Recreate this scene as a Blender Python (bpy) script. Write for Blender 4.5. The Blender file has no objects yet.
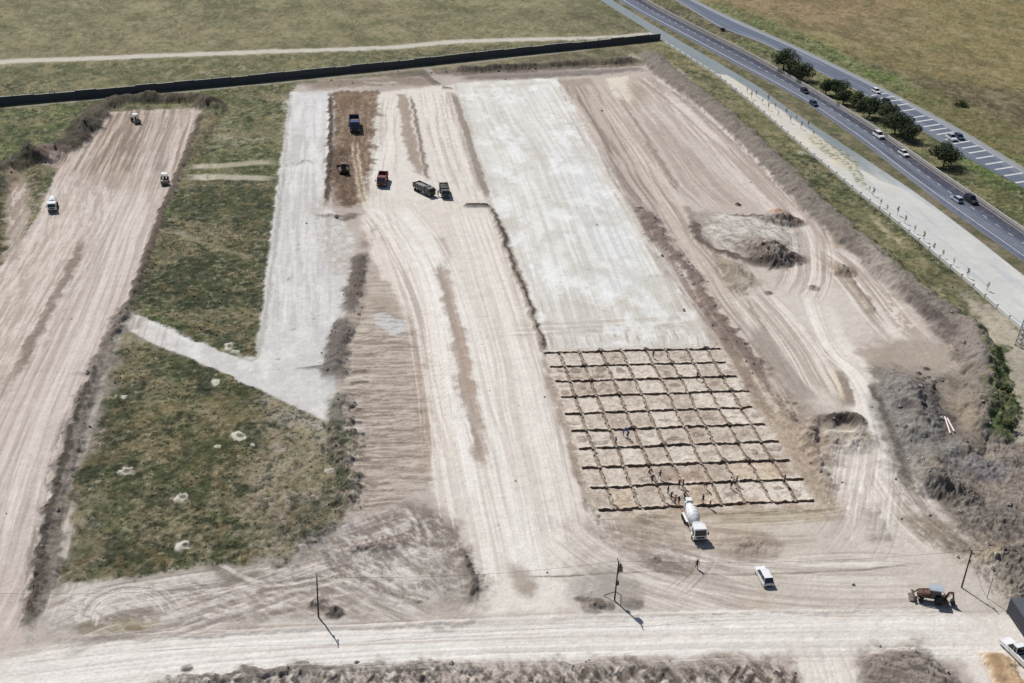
import bpy, bmesh, math, random
import numpy as np
from mathutils import Vector, Matrix

random.seed(7)
rng = np.random.default_rng(11)
scene = bpy.context.scene
C = scene.collection
R = math.radians

# ------------------------------------------------------------------ camera
H = 110.0
PITCH, ROLL, YAW, FPX = 0.48615494, 0.0492665, 0.15642055, 1156.57
fw = np.array([math.sin(YAW)*math.cos(PITCH), math.cos(YAW)*math.cos(PITCH), -math.sin(PITCH)])
rt0 = np.array([math.cos(YAW), -math.sin(YAW), 0.0]); up0 = np.cross(rt0, fw)
rt = rt0*math.cos(ROLL)+up0*math.sin(ROLL); upv = -rt0*math.sin(ROLL)+up0*math.cos(ROLL)
cam_d = bpy.data.cameras.new('drone_camera'); cam = bpy.data.objects.new('drone_camera', cam_d); C.objects.link(cam)
cam.matrix_world = Matrix(((rt[0], upv[0], -fw[0], 0), (rt[1], upv[1], -fw[1], 0), (rt[2], upv[2], -fw[2], H), (0, 0, 0, 1)))
cam_d.sensor_width = 36; cam_d.lens = FPX*36/1024; cam_d.clip_start = 1; cam_d.clip_end = 20000
scene.camera = cam

# ------------------------------------------------------------------ light
SUN_EL, SUN_AZ = R(48), R(-26)          # azimuth from +Y towards +X
sd_ = Vector((math.sin(SUN_AZ)*math.cos(SUN_EL), math.cos(SUN_AZ)*math.cos(SUN_EL), math.sin(SUN_EL)))
world = bpy.data.worlds.new("World"); scene.world = world; world.use_nodes = True
wn = world.node_tree.nodes; wl = world.node_tree.links
sky = wn.new('ShaderNodeTexSky'); sky.sky_type = 'NISHITA'; sky.sun_disc = False
sky.sun_elevation = SUN_EL; sky.sun_rotation = SUN_AZ; sky.altitude = 100
wl.new(sky.outputs[0], wn['Background'].inputs[0]); wn['Background'].inputs[1].default_value = 0.062
sl = bpy.data.lights.new('sun', 'SUN'); sl.energy = 4.4; sl.angle = R(0.55); sl.color = (1.0, 0.965, 0.925)
so = bpy.data.objects.new('sun', sl); C.objects.link(so)
so.rotation_euler = sd_.to_track_quat('Z', 'Y').to_euler(); so.location = (0, 0, 300)
scene.view_settings.view_transform = 'Standard'; scene.view_settings.look = 'None'
scene.view_settings.exposure = 0.10; scene.view_settings.gamma = 1.0
scene.cycles.max_bounces = 5; scene.cycles.diffuse_bounces = 2; scene.cycles.transparent_max_bounces = 8

# ------------------------------------------------------------------ helpers
def W(x, y, z=0.0):
    """survey point of the photo -> point on the ground plane z"""
    d = fw + rt*((x-512)/FPX) + upv*((341.5-y)/FPX)
    t = (z-H)/d[2]
    return (d[0]*t, d[1]*t)
def WL(pts): return np.array([W(*p) for p in pts])
KREF = 1.06     # light reaching open level ground per unit of albedo
def lin(c):
    c = np.asarray(c, float)/255.0
    return np.where(c <= .04045, c/12.92, ((c+.055)/1.055)**2.4)
def alb(c): return np.clip(lin(c)/KREF, 0.004, .86)

def tag(o, label=None, cat=None, group=None, kind=None):
    if label: o['label'] = label
    if cat: o['category'] = cat
    if group: o['group'] = group
    if kind: o['kind'] = kind
    return o
def empty(name, loc, rz=0.0):
    o = bpy.data.objects.new(name, None); C.objects.link(o); o.location = loc; o.rotation_euler = (0, 0, rz)
    o.empty_display_size = .5
    return o
def copy_tree(o, parent=None):
    c = o.copy(); C.objects.link(c); c.parent = parent
    for ch in [x for x in o.children]: copy_tree(ch, c)
    return c

def smooth(a, b, x):
    t = np.clip((x-a)/(b-a), 0, 1); return t*t*(3-2*t)

# value noise -------------------------------------------------------
def _h(ix, iy, s):
    n = (ix.astype(np.int64)*374761393 + iy.astype(np.int64)*668265263 + s*2147483647) & 0xffffffff
    n = ((n ^ (n >> 13))*1274126177) & 0xffffffff
    n = (n ^ (n >> 16)) & 0xffff
    return n.astype(np.float32)/65535.0
def vn(x, y, s=0):
    xi = np.floor(x); yi = np.floor(y); fx = (x-xi).astype(np.float32); fy = (y-yi).astype(np.float32)
    fx = fx*fx*(3-2*fx); fy = fy*fy*(3-2*fy)
    xi = xi.astype(np.int32); yi = yi.astype(np.int32)
    a = _h(xi, yi, s); b = _h(xi+1, yi, s); c = _h(xi, yi+1, s); d = _h(xi+1, yi+1, s)
    return a+(b-a)*fx+(c-a)*fy+(a-b-c+d)*fx*fy
def fbm(x, y, s=0, o=4, g=.5):
    r = 0; a = 1; t = 0
    for i in range(o):
        r = r+a*vn(x, y, s+i*17); t += a; a *= g; x = x*2.03+3.1; y = y*2.03+1.7
    return r/t

# materials ---------------------------------------------------------
MATS = {}
def mat(name, col, rough=.6, metal=0., var=.12, scale=3.0, spec=.4, bump=0.0, coat=0.0, emission=None):
    """procedural paint / cloth / rubber: base colour broken up by noise (dust and wear)"""
    if name in MATS: return MATS[name]
    m = bpy.data.materials.new(name); m.use_nodes = True; nt = m.node_tree; b = nt.nodes['Principled BSDF']
    tc = nt.nodes.new('ShaderNodeTexCoord'); no = nt.nodes.new('ShaderNodeTexNoise')
    no.inputs['Scale'].default_value = scale; no.inputs['Detail'].default_value = 5
    nt.links.new(tc.outputs['Object'], no.inputs['Vector'])
    mx = nt.nodes.new('ShaderNodeMix'); mx.data_type = 'RGBA'
    col = np.array(col[:3], float)
    dust = np.array((.42, .36, .30))
    mx.inputs[6].default_value = (*col, 1); c2 = col*(1-var*1.4)+dust*var*.9*min(1, .2+col.mean()*2)
    mx.inputs[7].default_value = (*np.clip(c2, 0, 1), 1)
    cr = nt.nodes.new('ShaderNodeMapRange'); cr.inputs[1].default_value = .35; cr.inputs[2].default_value = .7
    nt.links.new(no.outputs['Fac'], cr.inputs[0]); nt.links.new(cr.outputs[0], mx.inputs[0])
    nt.links.new(mx.outputs[2], b.inputs['Base Color'])
    b.inputs['Roughness'].default_value = rough; b.inputs['Metallic'].default_value = metal
    b.inputs['Specular IOR Level'].default_value = spec
    if bump:
        bp = nt.nodes.new('ShaderNodeBump'); bp.inputs['Strength'].default_value = bump; bp.inputs['Distance'].default_value = .05
        nt.links.new(no.outputs['Fac'], bp.inputs['Height']); nt.links.new(bp.outputs[0], b.inputs['Normal'])
    MATS[name] = m
    return m

# ================================================================== GROUND
# fan shaped survey grid: fine where the site is, coarse towards the horizon
_ys = [ -400., -100., 40., 75., 88.]
y = 96.0
while y < 590:
    _ys.append(y); y += 0.80*(y*y+H*H)/(H*FPX)
while y < 9000:
    _ys.append(y); y += max(3.0, (y-590)*.12)
ys = np.array(_ys)
ss = np.concatenate([np.array([-12, -6, -3, -1.6, -.9, -.6]), np.linspace(-.46, .90, 1560), np.array([1.0, 1.3, 2.2, 4, 8, 14])])
GY = np.repeat(ys[:, None], len(ss), 1)
GX = ss[None, :]*np.maximum(ys, 60)[:, None]
NR, NC = GX.shape
X32 = GX.astype(np.float64); Y32 = GY.astype(np.float64)
farfade = 1-smooth(560, 640, GY)

n1 = (fbm(GX*.9, GY*.9, 1, 4, .6)*2-1)*1.5        # ~1 m grain
n4 = (fbm(GX*.22, GY*.22, 2, 4)*2-1)*1.5          # ~5 m
n15 = (fbm(GX*.06, GY*.06, 3, 5)*2-1)*1.5         # ~16 m
nb = fbm(GX*3.1, GY*3.1, 4, 2)*2-1          # fine clods
wx = (fbm(GX*.35, GY*.35, 5, 4, .65)*2-1)*2; wy = (fbm(GX*.35, GY*.35, 6, 4, .65)*2-1)*2
sy = fbm(GX*1.6, GY*.035, 8, 3, .7)*2-1     # streaks along the lanes
sx = fbm(GX*.05, GY*1.3, 9, 3, .7)*2-1      # streaks across

col = np.zeros((NR, NC, 3), np.float32); z = np.zeros((NR, NC), np.float32)
veg = np.zeros((NR, NC), np.float32); rub = np.zeros((NR, NC), np.float32)

def sub(p, m):
    """row / column slices of the grid that hold the points p with margin m"""
    x0, y0 = p.min(0)-m; x1, y1 = p.max(0)+m
    r0 = max(0, np.searchsorted(ys, y0)-1); r1 = min(NR, np.searchsorted(ys, y1)+1)
    y0c = max(y0, 60); y1c = max(y1, 61)
    a = min(x0/y0c, x0/y1c); b = max(x1/y0c, x1/y1c)
    c0 = max(0, np.searchsorted(ss, a)-1); c1 = min(NC, np.searchsorted(ss, b)+1)
    return slice(r0, max(r0+1, r1)), slice(c0, max(c0+1, c1))

def catmull(P, n=6):
    P = np.asarray(P, float); Q = np.vstack([2*P[0]-P[1], P, 2*P[-1]-P[-2]]); out = []
    for i in range(1, len(Q)-2):
        for t in np.arange(n)/n:
            a, b, c, d = Q[i-1], Q[i], Q[i+1], Q[i+2]
            out.append(.5*((2*b)+(-a+c)*t+(2*a-5*b+4*c-d)*t*t+(-a+3*b-3*c+d)*t**3))
    out.append(P[-1]); return np.array(out)

def sdpoly(X, Y, P):
    d = np.full(X.shape, 1e9); ins = np.zeros(X.shape, bool); n = len(P)
    for i in range(n):
        ax, ay = P[i]; bx, by = P[(i+1) % n]; ex, ey = bx-ax, by-ay; L2 = ex*ex+ey*ey+1e-9
        t = np.clip(((X-ax)*ex+(Y-ay)*ey)/L2, 0, 1)
        d = np.minimum(d, (X-ax-t*ex)**2+(Y-ay-t*ey)**2)
        if abs(ey) > 1e-9:
            c = ((ay > Y) != (by > Y)) & (X < ex*(Y-ay)/ey+ax); ins ^= c
    d = np.sqrt(d); return np.where(ins, d, -d)
def dline(X, Y, P):
    d = np.full(X.shape, 1e9); along = np.zeros(X.shape); acc = 0
    for i in range(len(P)-1):
        ax, ay = P[i]; bx, by = P[i+1]; ex, ey = bx-ax, by-ay; L2 = ex*ex+ey*ey+1e-9
        t = np.clip(((X-ax)*ex+(Y-ay)*ey)/L2, 0, 1)
        q = (X-ax-t*ex)**2+(Y-ay-t*ey)**2; m = q < d
        along = np.where(m, acc+t*math.sqrt(L2), along); d = np.where(m, q, d); acc += math.sqrt(L2)
    return np.sqrt(d), along, acc

def area(px, c=None, f=.8, w=.6, a=1.0, dh=None, hf=3., v=None, r=None, patch=None, raw=False, flat=None, grain=None):
    """tint an area of the ground. c display colour, f feather m, w edge wander, a strength,
    dh height (m) built over hf metres, v weeds cover, patch=(noise,lo,hi) breaks the tint up"""
    P = np.asarray(px, float) if raw else WL(px)
    s = sub(P, f+abs(w)*2+1)
    X = GX[s]+wx[s]*w; Y = GY[s]+wy[s]*w
    d = sdpoly(X, Y, P); m = smooth(-f, f, d)
    ma = m*a
    if patch is not None: ma = ma*smooth(patch[1], patch[2], patch[0][s])
    if c is not None:
        cc = lin(c).astype(np.float32)[None, None, :]
        if grain is not None: cc = cc*(1+grain[1]*grain[0][s])[..., None]
        col[s] = col[s]*(1-ma[..., None])+cc*ma[..., None]
    if v is not None: veg[s] = veg[s]*(1-m)+v*m
    if r is not None: rub[s] = rub[s]*(1-m)+r*m
    if flat is not None: z[s] = z[s]*(1-m)+flat*m
    if dh is not None: z[s] += dh*smooth(0, hf, d)*(1+.25*n4[s]+.12*n1[s])
def line(px, wd, c=None, a=1.0, f=.4, w=.3, dh=None, v=None, r=None, raw=False, curve=True, patch=None, fade=True):
    """a band along a line: wd half width m; dh gives a ridge (or rut when negative)"""
    P = np.asarray(px, float) if raw else WL(px)
    if curve and len(P) > 2: P = catmull(P, 5)
    s = sub(P, wd+f+abs(w)*2+1)
    X = GX[s]+wx[s]*w; Y = GY[s]+wy[s]*w
    d, al, L = dline(X, Y, P); m = 1-smooth(wd-f, wd+f, d)
    if fade: m = m*smooth(0, min(6, L*.2), al)*smooth(0, min(6, L*.2), L-al)
    ma = m*a
    if patch is not None: ma = ma*smooth(patch[1], patch[2], patch[0][s])
    if c is not None:
        cc = lin(c).astype(np.float32)[None, None, :]; col[s] = col[s]*(1-ma[..., None])+cc*ma[..., None]
    if v is not None: veg[s] = veg[s]*(1-m)+v*m
    if r is not None: rub[s] = rub[s]*(1-m)+r*m
    if dh is not None:
        k = np.clip(1-(d/wd)**2, 0, 1) if wd > 1 else m
        e = smooth(0, min(6, L*.2), al)*smooth(0, min(6, L*.2), L-al) if fade else 1
        z[s] += dh*(.62 if wd > 1 else .8)*k*e*(1+.28*n4[s]+.06*n1[s])
def tracks(px, spread, n, cs, wd=.22, a=.5, dh=-.05, seed=0, pair=True, raw=False, wob=.6):
    """wheel tracks wandering along a haul path"""
    r = random.Random(seed); P = np.asarray(px, float) if raw else WL(px); P = catmull(P, 6)
    T = np.gradient(P, axis=0); T /= np.linalg.norm(T, axis=1)[:, None]+1e-9; N = np.stack([-T[:, 1], T[:, 0]], 1)
    for i in range(n):
        o = r.uniform(-spread, spread); a0 = r.uniform(0, .5) if r.random() < .6 else 0; a1 = r.uniform(.5, 1) if r.random() < .6 else 1
        i0 = int(a0*len(P)); i1 = max(i0+3, int(a1*len(P))); ph = r.uniform(0, 6); am = r.uniform(0, wob)
        t = np.arange(len(P)); off = o+am*np.sin(t*.25+ph)
        Q = (P+N*off[:, None])[i0:i1]; Nn = N[i0:i1]
        c = r.choice(cs)
        for k in ((-.95, .95) if pair else (0,)):
            line(Q+Nn*k, wd*r.uniform(.6, 1.2), c, a*r.uniform(.25, .8), f=.15, w=.08, dh=dh, raw=True, curve=False)
def brush(px, hw, cd=None, cl=None, a=.6, fo=1.6, fs=.035, t=.06, k=.22, f=1.5, dh=0.0, seed=0, w=.25, raw=False, o=4, meander=.8):
    """drag marks left by blades and wheels: streaks that follow a path"""
    P = np.asarray(px, float) if raw else WL(px); P = catmull(P, 6) if len(P) > 2 else P
    s = sub(P, hw+f+1); X = GX[s]; Y = GY[s]
    d = np.full(X.shape, 1e9); al = np.zeros(X.shape); sg = np.zeros(X.shape); acc = 0
    for i in range(len(P)-1):
        ax, ay = P[i]; bx, by = P[i+1]; ex, ey = bx-ax, by-ay; L2 = ex*ex+ey*ey+1e-9
        tt = np.clip(((X-ax)*ex+(Y-ay)*ey)/L2, 0, 1); q = (X-ax-tt*ex)**2+(Y-ay-tt*ey)**2; m = q < d
        al = np.where(m, acc+tt*math.sqrt(L2), al); sg = np.where(m, np.sign(ex*(Y-ay)-ey*(X-ax)), sg); d = np.where(m, q, d); acc += math.sqrt(L2)
    off = np.sqrt(d)*sg; L = acc
    e = (1-smooth(hw-f, hw+.2, np.abs(off)+wx[s]*w))*smooth(0, min(8, L*.15), al+wy[s]*2)*smooth(0, min(8, L*.15), L-al+wx[s]*2)
    e = e*(1-np.clip(veg[s]*2.2, 0, 1))*(1-smooth(.25, .6, z[s])); a = a*.8
    mo = off+meander*(vn(al*.05, al*0+seed, seed)-.5)
    n = (fbm(mo*fo, al*fs, 300+seed, o, .72)*2-1)*1.6
    if cd is not None:
        m = (smooth(t, t+k, -n)*e*a)[..., None]; col[s] = col[s]*(1-m)+lin(cd).astype(np.float32)*m
    if cl is not None:
        m = (smooth(t, t+k, n)*e*a)[..., None]; col[s] = col[s]*(1-m)+lin(cl).astype(np.float32)*m
    if dh: z[s] += dh*n*e
def heap(x, y, r, h, c=None, el=1.0, rz=0.0, rough=.3, r_=None):
    """a tipped heap of earth, cone like with a broken outline"""
    p = np.array(W(x, y)); s = sub(np.array([p]), r*1.8*max(1, el))
    dx = GX[s]-p[0]+wx[s]*rough*r*.3; dy = GY[s]-p[1]+wy[s]*rough*r*.3
    u = (dx*math.cos(rz)+dy*math.sin(rz))/el; q = -dx*math.sin(rz)+dy*math.cos(rz)
    d = np.sqrt(u*u+q*q)/r; k = np.clip(1-d, 0, 1); k = k*(1+.4*n1[s])
    z[s] += h*k
    if c is not None:
        m = (1-smooth(.75, 1.15, d))[..., None]; col[s] = col[s]*(1-m)+lin(c).astype(np.float32)*m
    if r_ is not None: rub[s] = np.maximum(rub[s], r_*(1-smooth(.8, 1.2, d)))

# road edges read off the survey
HL = [(600,-14),(618,0),(637.6,11.8),(678,33.2),(717.5,54.8),(740,67),(772,83.5),(803,100.5),(856,137.5),(911,180.5),(952,211.5),(1024,262),(1100,316)]
HR = [(622,-14),(644,0),(667,13.2),(700,30),(740,50),(764,62.8),(820,95),(875,129),(917,158.5),(947,179.5),(974,197.5),(1024,232),(1100,285)]
SR = [(592,-14),(612,0),(659.5,29),(710,58),(760,87.5),(790,110),(848,147.5),(898,180.5),(920,195.5),(974,236),(1024,275.6),(1100,332)]
SL = [(580,-14),(600,0),(647,29.5),(664,41.5),(716,74),(757,106.5),(807,149.5),(864,197),(892,218),(927,247),(974,287),(1024,331),(1100,398)]
AL = [(656,-10),(675,0),(719,27),(760,42),(771,47),(828,76.5),(881,103),(908,121),(958,153.5),(1005,177.5),(1024,188),(1100,232)]
AR = [(676,-10),(694,0),(725,15),(760,30.5),(818,57),(860,77),(900,97.5),(952,125.5),(985,145),(1024,169),(1100,214)]

# ---- base: dry pasture
base = lin((122, 117, 87)); g2 = lin((142, 136, 104)); g3 = lin((94, 98, 66)); g4 = lin((134, 116, 92))
col[:] = base
def blend(c, m): 
    global col
    col = col*(1-m[..., None])+np.asarray(c, np.float32)*m[..., None]
blend(g2, smooth(-.1, .45, n15)*.8); blend(g3, smooth(.05, .5, fbm(GX*.045, GY*.03, 31, 5)*2-1+.25*n1)*.55)
blend(g4, smooth(.1, .6, fbm(GX*.09, GY*.05, 32, 4)*2-1+.2*n1)*.6); blend(g3, smooth(.3, .7, n1)*.35)
veg[:] = .25
# right-hand field beyond the second road
F = [(690,-5),(1100,-5),(1100,200),(1024,168),(952,124),(900,96),(818,56),(760,29)]
area(F, (134,118,76), f=2, w=2, v=.3)
area(F, (104,102,64), f=2, w=2, v=.3, a=.35, patch=(n4,.0,.6))
area(F, (132,120,74), f=2, w=2, patch=(n15,-.1,.5), a=.8)
area([(700,-5),(900,-5),(880,40),(830,30),(760,12)], (143,118,86), f=14, w=5, a=.8)
area([(840,20),(905,10),(930,35),(880,46),(842,36)], (98,90,66), f=10, w=5, a=.6, patch=(n4,-.5,.3))
area([(885,68),(960,82),(1040,96),(1040,130),(960,108),(900,84)], (82,72,54), f=7, w=5, a=.85)
area([(960,95),(1040,105),(1040,128),(990,120)], (76,66,50), f=4, w=4, a=.6)
line([(700,2),(765,26),(822,52),(900,88),(960,122),(1040,168)], 9, (90,110,40), .85, f=6, w=4, v=.6)
line([(790,36),(850,62),(905,86)], 6, (90,114,36), .8, f=4, w=3, v=.7)
line([(905,92),(960,118),(1040,158)], 11, (112,96,62), .8, f=5, w=4, v=.5, patch=(n4,-.6,.2))
line([(940,102),(1040,150)], 9, (104,100,60), .6, f=5, w=4, v=.4)
line([(845,50),(890,68),(940,88)], 5, (98,84,58), .5, f=3, w=3)
# verge between the highway and the second road
area([(630,-5),(680,-5),(719,27),(771,47),(828,77),(881,102),(908,121),(958,154),(1040,197),(1040,240),(974,196),(917,157),(875,128),(820,95),(764,62),(700,30)], (104,106,62), f=1.5, w=1, v=.6)
area([(640,0),(690,10),(740,38),(700,30)], (96,88,74), f=5, w=3, a=.8)
line([(700,12),(740,36),(770,52)], 4, (92,82,74), .8, f=3, w=2)
line([(950,152),(985,172),(1030,196)], 4, (84,118,34), .95, f=3, w=2, v=.9)
line([(985,185),(1005,200),(1035,222)], 4, (112,116,58), .8, f=3, w=2, v=.8)
line([(905,140),(935,155),(965,178)], 5, (122,114,72), .7, f=3, w=2, v=.6)
line([(735,38),(775,55),(860,100),(900,120)], 4, (82,110,38), .75, f=3, w=2, v=.8)
# gravel farm track and verge
line([(-60,68),(0,62),(100,58),(256,52),(380,48),(450,42),(520,39.5),(600,38),(652,34)], 3.0, (190,184,172), .95, f=1.3, w=.6, v=0, fade=False)
area([(-60,66),(0,66),(256,56),(400,50),(512,44),(650,36),(650,40),(512,50),(256,76),(-60,104)], (98,100,66), f=3, w=2, a=.9, v=.4)
area([(-60,84),(70,80),(60,98),(-60,103)], (70,86,44), f=3, w=3, a=.85, v=.9, patch=(n4,-.4,.3))
line([(0,89),(20,87),(45,86)], 3, (52,60,38), .8, f=2, w=3, v=.9)
line([(380,56),(420,53),(460,50),(520,46)], 3.5, (74,78,52), .8, f=3, w=3, v=.6)
line([(205,74),(225,71),(252,68)], 2.5, (176,164,134), .7, f=2, w=3, patch=(n1,-.3,.2))
line([(560,10),(600,22),(640,34)], 4, (88,80,66), .6, f=3, w=3)
line([(590,2),(620,16),(648,30)], 4, (84,86,58), .6, f=3, w=3)
# green ground inside the wall
area([(-60,108),(0,107),(256,84),(300,80),(300,95),(250,360),(130,330),(-60,330)], (84,94,50), f=2, w=1.5, v=.8)
area([(-60,108),(0,107),(110,98),(90,125),(40,150),(0,165),(-60,170)], (90,108,44), f=4, w=3, a=.8, v=.9, patch=(n4,-.4,.3))
area([(0,128),(60,118),(60,140),(10,150)], (64,78,38), f=5, w=4, a=.7, v=.9)
area([(205,108),(292,86),(285,150),(190,160)], (112,112,74), f=3, w=3, a=.8, patch=(n4,-.5,.2))
line([(215,135),(240,140),(285,138)], 2.0, (150,146,124), .55, f=1.5, w=2)
line([(212,124),(220,138),(232,144)], 2.0, (168,160,136), .5, f=2, w=2)

# ---- construction site: bare earth over everything from the top berm down to the road
site = [(300,82),(430,74),(640,66),(662,58),(720,98),(800,182),(860,236),(900,276),(960,330),(1000,370),(1040,480),(1100,760),(-200,760),(-60,640),(30,625),(60,585),(330,560),(345,520),(330,425),(258,388),(258,356),(290,92)]
area(site, (176,166,157), f=1.2, w=.8, v=0)
# mottle of damp and dry soil
area(site, (160,148,138), f=2, a=.45, patch=(n15,-.2,.4))
area(site, (192,184,175), f=2, a=.4, patch=(fbm(GX*.08, GY*.05, 41, 4)*2-1,-.1,.5))

# ---- left cleared strip
LS = [(100,112),(203,108),(178,172),(155,225),(130,296),(98,355),(62,450),(30,590),(22,640),(0,660),(-120,720),(-120,330),(0,266),(30,230),(42,205),(62,160),(85,140)]
area(LS, (187,174,165), f=.6, w=.4, v=0, grain=(sy,.10))
area([(100,112),(203,108),(172,180),(150,205),(60,175),(85,138)], (160,143,130), f=5, w=3, a=.85, grain=(sy,.22))
area([(100,112),(203,108),(176,172),(95,168),(85,138)], (134,114,102), f=3, w=3, a=.75, patch=(sy,-.05,.30))
line([(78,150),(100,128),(122,112)], 2.0, (146,116,96), .45, f=1.5, w=1)
area([(85,190),(165,190),(125,300),(60,420),(10,560),(-20,560),(40,400),(75,260)], (193,183,175), f=5, w=2, a=.7, grain=(sy,.06))
area([(40,195),(80,190),(78,250),(0,380),(-60,440),(-60,330),(0,262),(30,235)], (190,178,166), f=3, w=2, a=.8, grain=(sy,.12))
line([(82,238),(74,262),(62,285),(48,312),(34,340),(14,372),(-10,405)], .9, (140,126,114), .75, f=.6, w=.7, dh=.18)
line([(112,160),(128,158),(150,160),(172,158)], 1.5, (186,176,164), .6, f=1.2, w=1)
line([(150,170),(150,200),(146,225)], 1.2, (150,136,126), .5, f=.8, w=.8)
tracks([(190,112),(165,180),(140,240),(105,330),(60,450),(20,580)], 9, 9, [(168,152,142),(204,196,188)], a=.45, seed=1)
tracks([(120,114),(95,180),(65,240),(30,300),(-20,390)], 10, 10, [(160,144,134),(204,196,186)], a=.5, seed=2, dh=-.08)
tracks([(160,114),(150,150),(130,200)], 14, 9, [(128,110,98),(186,174,162)], a=.6, seed=3, dh=-.08)
tracks([(60,430),(40,500),(15,600),(-10,650)], 9, 8, [(168,156,148),(206,200,192)], a=.4, seed=4)
# ---- bank and pit around the head of the left strip
DK = (66,60,52)
line([(-20,176),(8,168),(30,160),(50,152),(72,142),(88,124),(102,108),(130,101),(170,100),(206,102),(214,112)], 4.6, DK, .95, f=1.2, w=1.0, dh=3.0, v=.12, r=.35)
line([(206,102),(212,118),(204,134),(190,160)], 2.2, (92,80,70), .8, f=1.4, w=1.2, dh=.9, r=.5)
line([(62,158),(82,146),(92,130),(110,112)], 1.6, (66,58,52), .8, f=1, w=.8)
heap(205,106,5,1.6,(78,68,60)); heap(85,130,6,2.0,(70,66,58)); heap(30,158,6,2.2,(66,60,52)); heap(150,100,4,1.2,(76,68,58))
area([(34,152),(48,148),(68,150),(72,160),(58,168),(42,164)], (120,104,94), f=1.2, w=.6, dh=-1.4, hf=4, v=0)
line([(-10,200),(2,180),(12,172),(24,172)], 3.5, (60,58,50), .9, f=1.5, w=1, dh=2.0, v=.5, r=.6)
area([(8,172),(24,172),(32,200),(28,232),(12,262),(2,262),(4,210)], (140,124,108), f=1.5, w=1, a=.9, v=0)
area([(26,172),(46,166),(42,190),(34,200)], (84,76,68), f=1.5, w=1, a=.9, dh=.7)
tracks([(14,176),(22,205),(18,240),(8,262)], 2.5, 5, [(172,156,136),(112,98,86)], a=.6, seed=5)
area([(-60,200),(2,200),(4,250),(-10,285),(-60,300)], (56,60,48), f=1.5, w=1.2, dh=.9, v=.9)

# ---- weedy triangle between the left strip and the crushed stone lane
VG = [(206,112),(285,94),(256,357),(232,352),(180,326),(134,306),(158,230),(182,172)]
area([(182,176),(277,178),(258,356),(232,350),(180,322),(132,304),(158,230)], (80,86,56), f=1, w=1, v=1.0)
area([(182,176),(277,178),(258,356),(232,350),(180,322),(132,304),(158,230)], (60,68,42), f=1, w=1, a=.75, patch=(n4,-.15,.35))
area([(182,176),(277,178),(258,356),(232,350),(180,322),(132,304),(158,230)], (112,104,78), f=1, w=1, a=.6, patch=(n15+.4*n1,.1,.5))
line([(160,226),(190,238),(225,250),(262,262)], 1.2, (140,130,104), .6, f=.8, w=1.2, v=.2)
line([(200,245),(235,256),(268,252)], 1.0, (150,138,112), .55, f=.8, w=1)
line([(150,268),(148,290),(155,318)], .8, (70,64,50), .7, f=.5, w=.6)
line([(182,167.5),(230,165),(284,160.5)], 1.9, (166,158,138), .85, f=.7, w=.5, v=0)
line([(178,178),(225,177),(281,179)], 2.2, (168,162,144), .9, f=.7, w=.4, v=0)
line([(188,172),(230,171),(277,170)], 1.0, (84,84,58), .8, f=.7, w=.5, v=.7)
line([(198,148),(225,146),(245,142),(284,134)], 1.2, (160,152,130), .55, f=.9, w=.8)
# edge bank on the right side of the strip
line([(200,112),(178,176),(157,226),(132,300),(104,352)], .9, (112,98,86), .8, f=.7, w=.6, dh=.35, v=.1)
line([(132,304),(104,354),(84,410),(68,462),(52,530),(42,590),(32,630)], 1.9, (126,116,108), .8, f=1.0, w=1.0, dh=.4, v=.05, r=.35)
line([(96,362),(78,430),(62,480),(46,540),(36,600),(28,636)], .8, (78,70,64), .75, f=.5, w=.7, dh=.3)
# ---- lower weed field
VL = [(130,345),(180,352),(232,372),(300,405),(332,426),(352,440),(352,500),(340,525),(300,552),(200,566),(120,576),(62,582),(54,560),(72,500),(90,440),(110,380)]
area(VL, (92,92,62), f=1.0, w=1.2, v=.9)
area(VL, (66,72,46), f=1, w=1.2, a=.7, v=.9, patch=(n4+.3*n1,-.1,.35))
area(VL, (124,112,84), f=1, w=1.2, a=.7, patch=(fbm(GX*.07, GY*.07, 55, 4)*2-1+.3*n1,.05,.45))
area([(110,352),(170,352),(230,378),(200,400),(130,400),(100,400)], (70,76,50), f=4, w=3, a=.6, v=1)
area([(150,410),(240,390),(270,420),(230,470),(150,470)], (110,102,62), f=6, w=3, a=.55, v=.8)
area([(262,420),(352,438),(352,505),(300,552),(255,556),(250,480)], (146,134,118), f=4, w=4, a=.8, v=.25)
area([(262,420),(352,438),(352,505),(300,552),(255,556),(250,480)], (98,92,70), f=2, w=3, a=.7, v=.7, patch=(n4,.0,.35))
area([(62,500),(105,480),(110,560),(60,582)], (126,116,96), f=3, w=3, a=.55, v=.4)
line([(115,350),(100,390),(92,430),(78,470)], 2.4, (118,108,100), .7, f=1.5, w=1.4, v=.2, r=.4)
line([(68,500),(66,530),(62,572)], .9, (158,148,136), .6, f=.6, w=.7, v=0)
area([(112,528),(150,520),(176,540),(150,560),(112,556)], (78,72,52), f=3, w=3, a=.6)
for (hx, hy, hr) in ((240,437,1.9),(127,472,1.9),(182,498,1.9),(186,546,1.7),(252,445,.8),(217,447,.9),(229,347,2.0),(236,352,1.3),(329,471,1.1),(124,397,.9),(216,383,1.6),(300,548,1.2)):
    heap(hx, hy, hr*.68, .3, (192,186,174), rough=1.6)
    _p = np.array(W(hx, hy)); veg[np.hypot(GX-_p[0]+wx*.5, GY-_p[1]+wy*.5) < hr*(.62+.3*n1)] = 0
    if hr > 1.6: heap(hx+1, hy-.5, hr*.35, -.35, (120,116,96), rough=.8)
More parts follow.
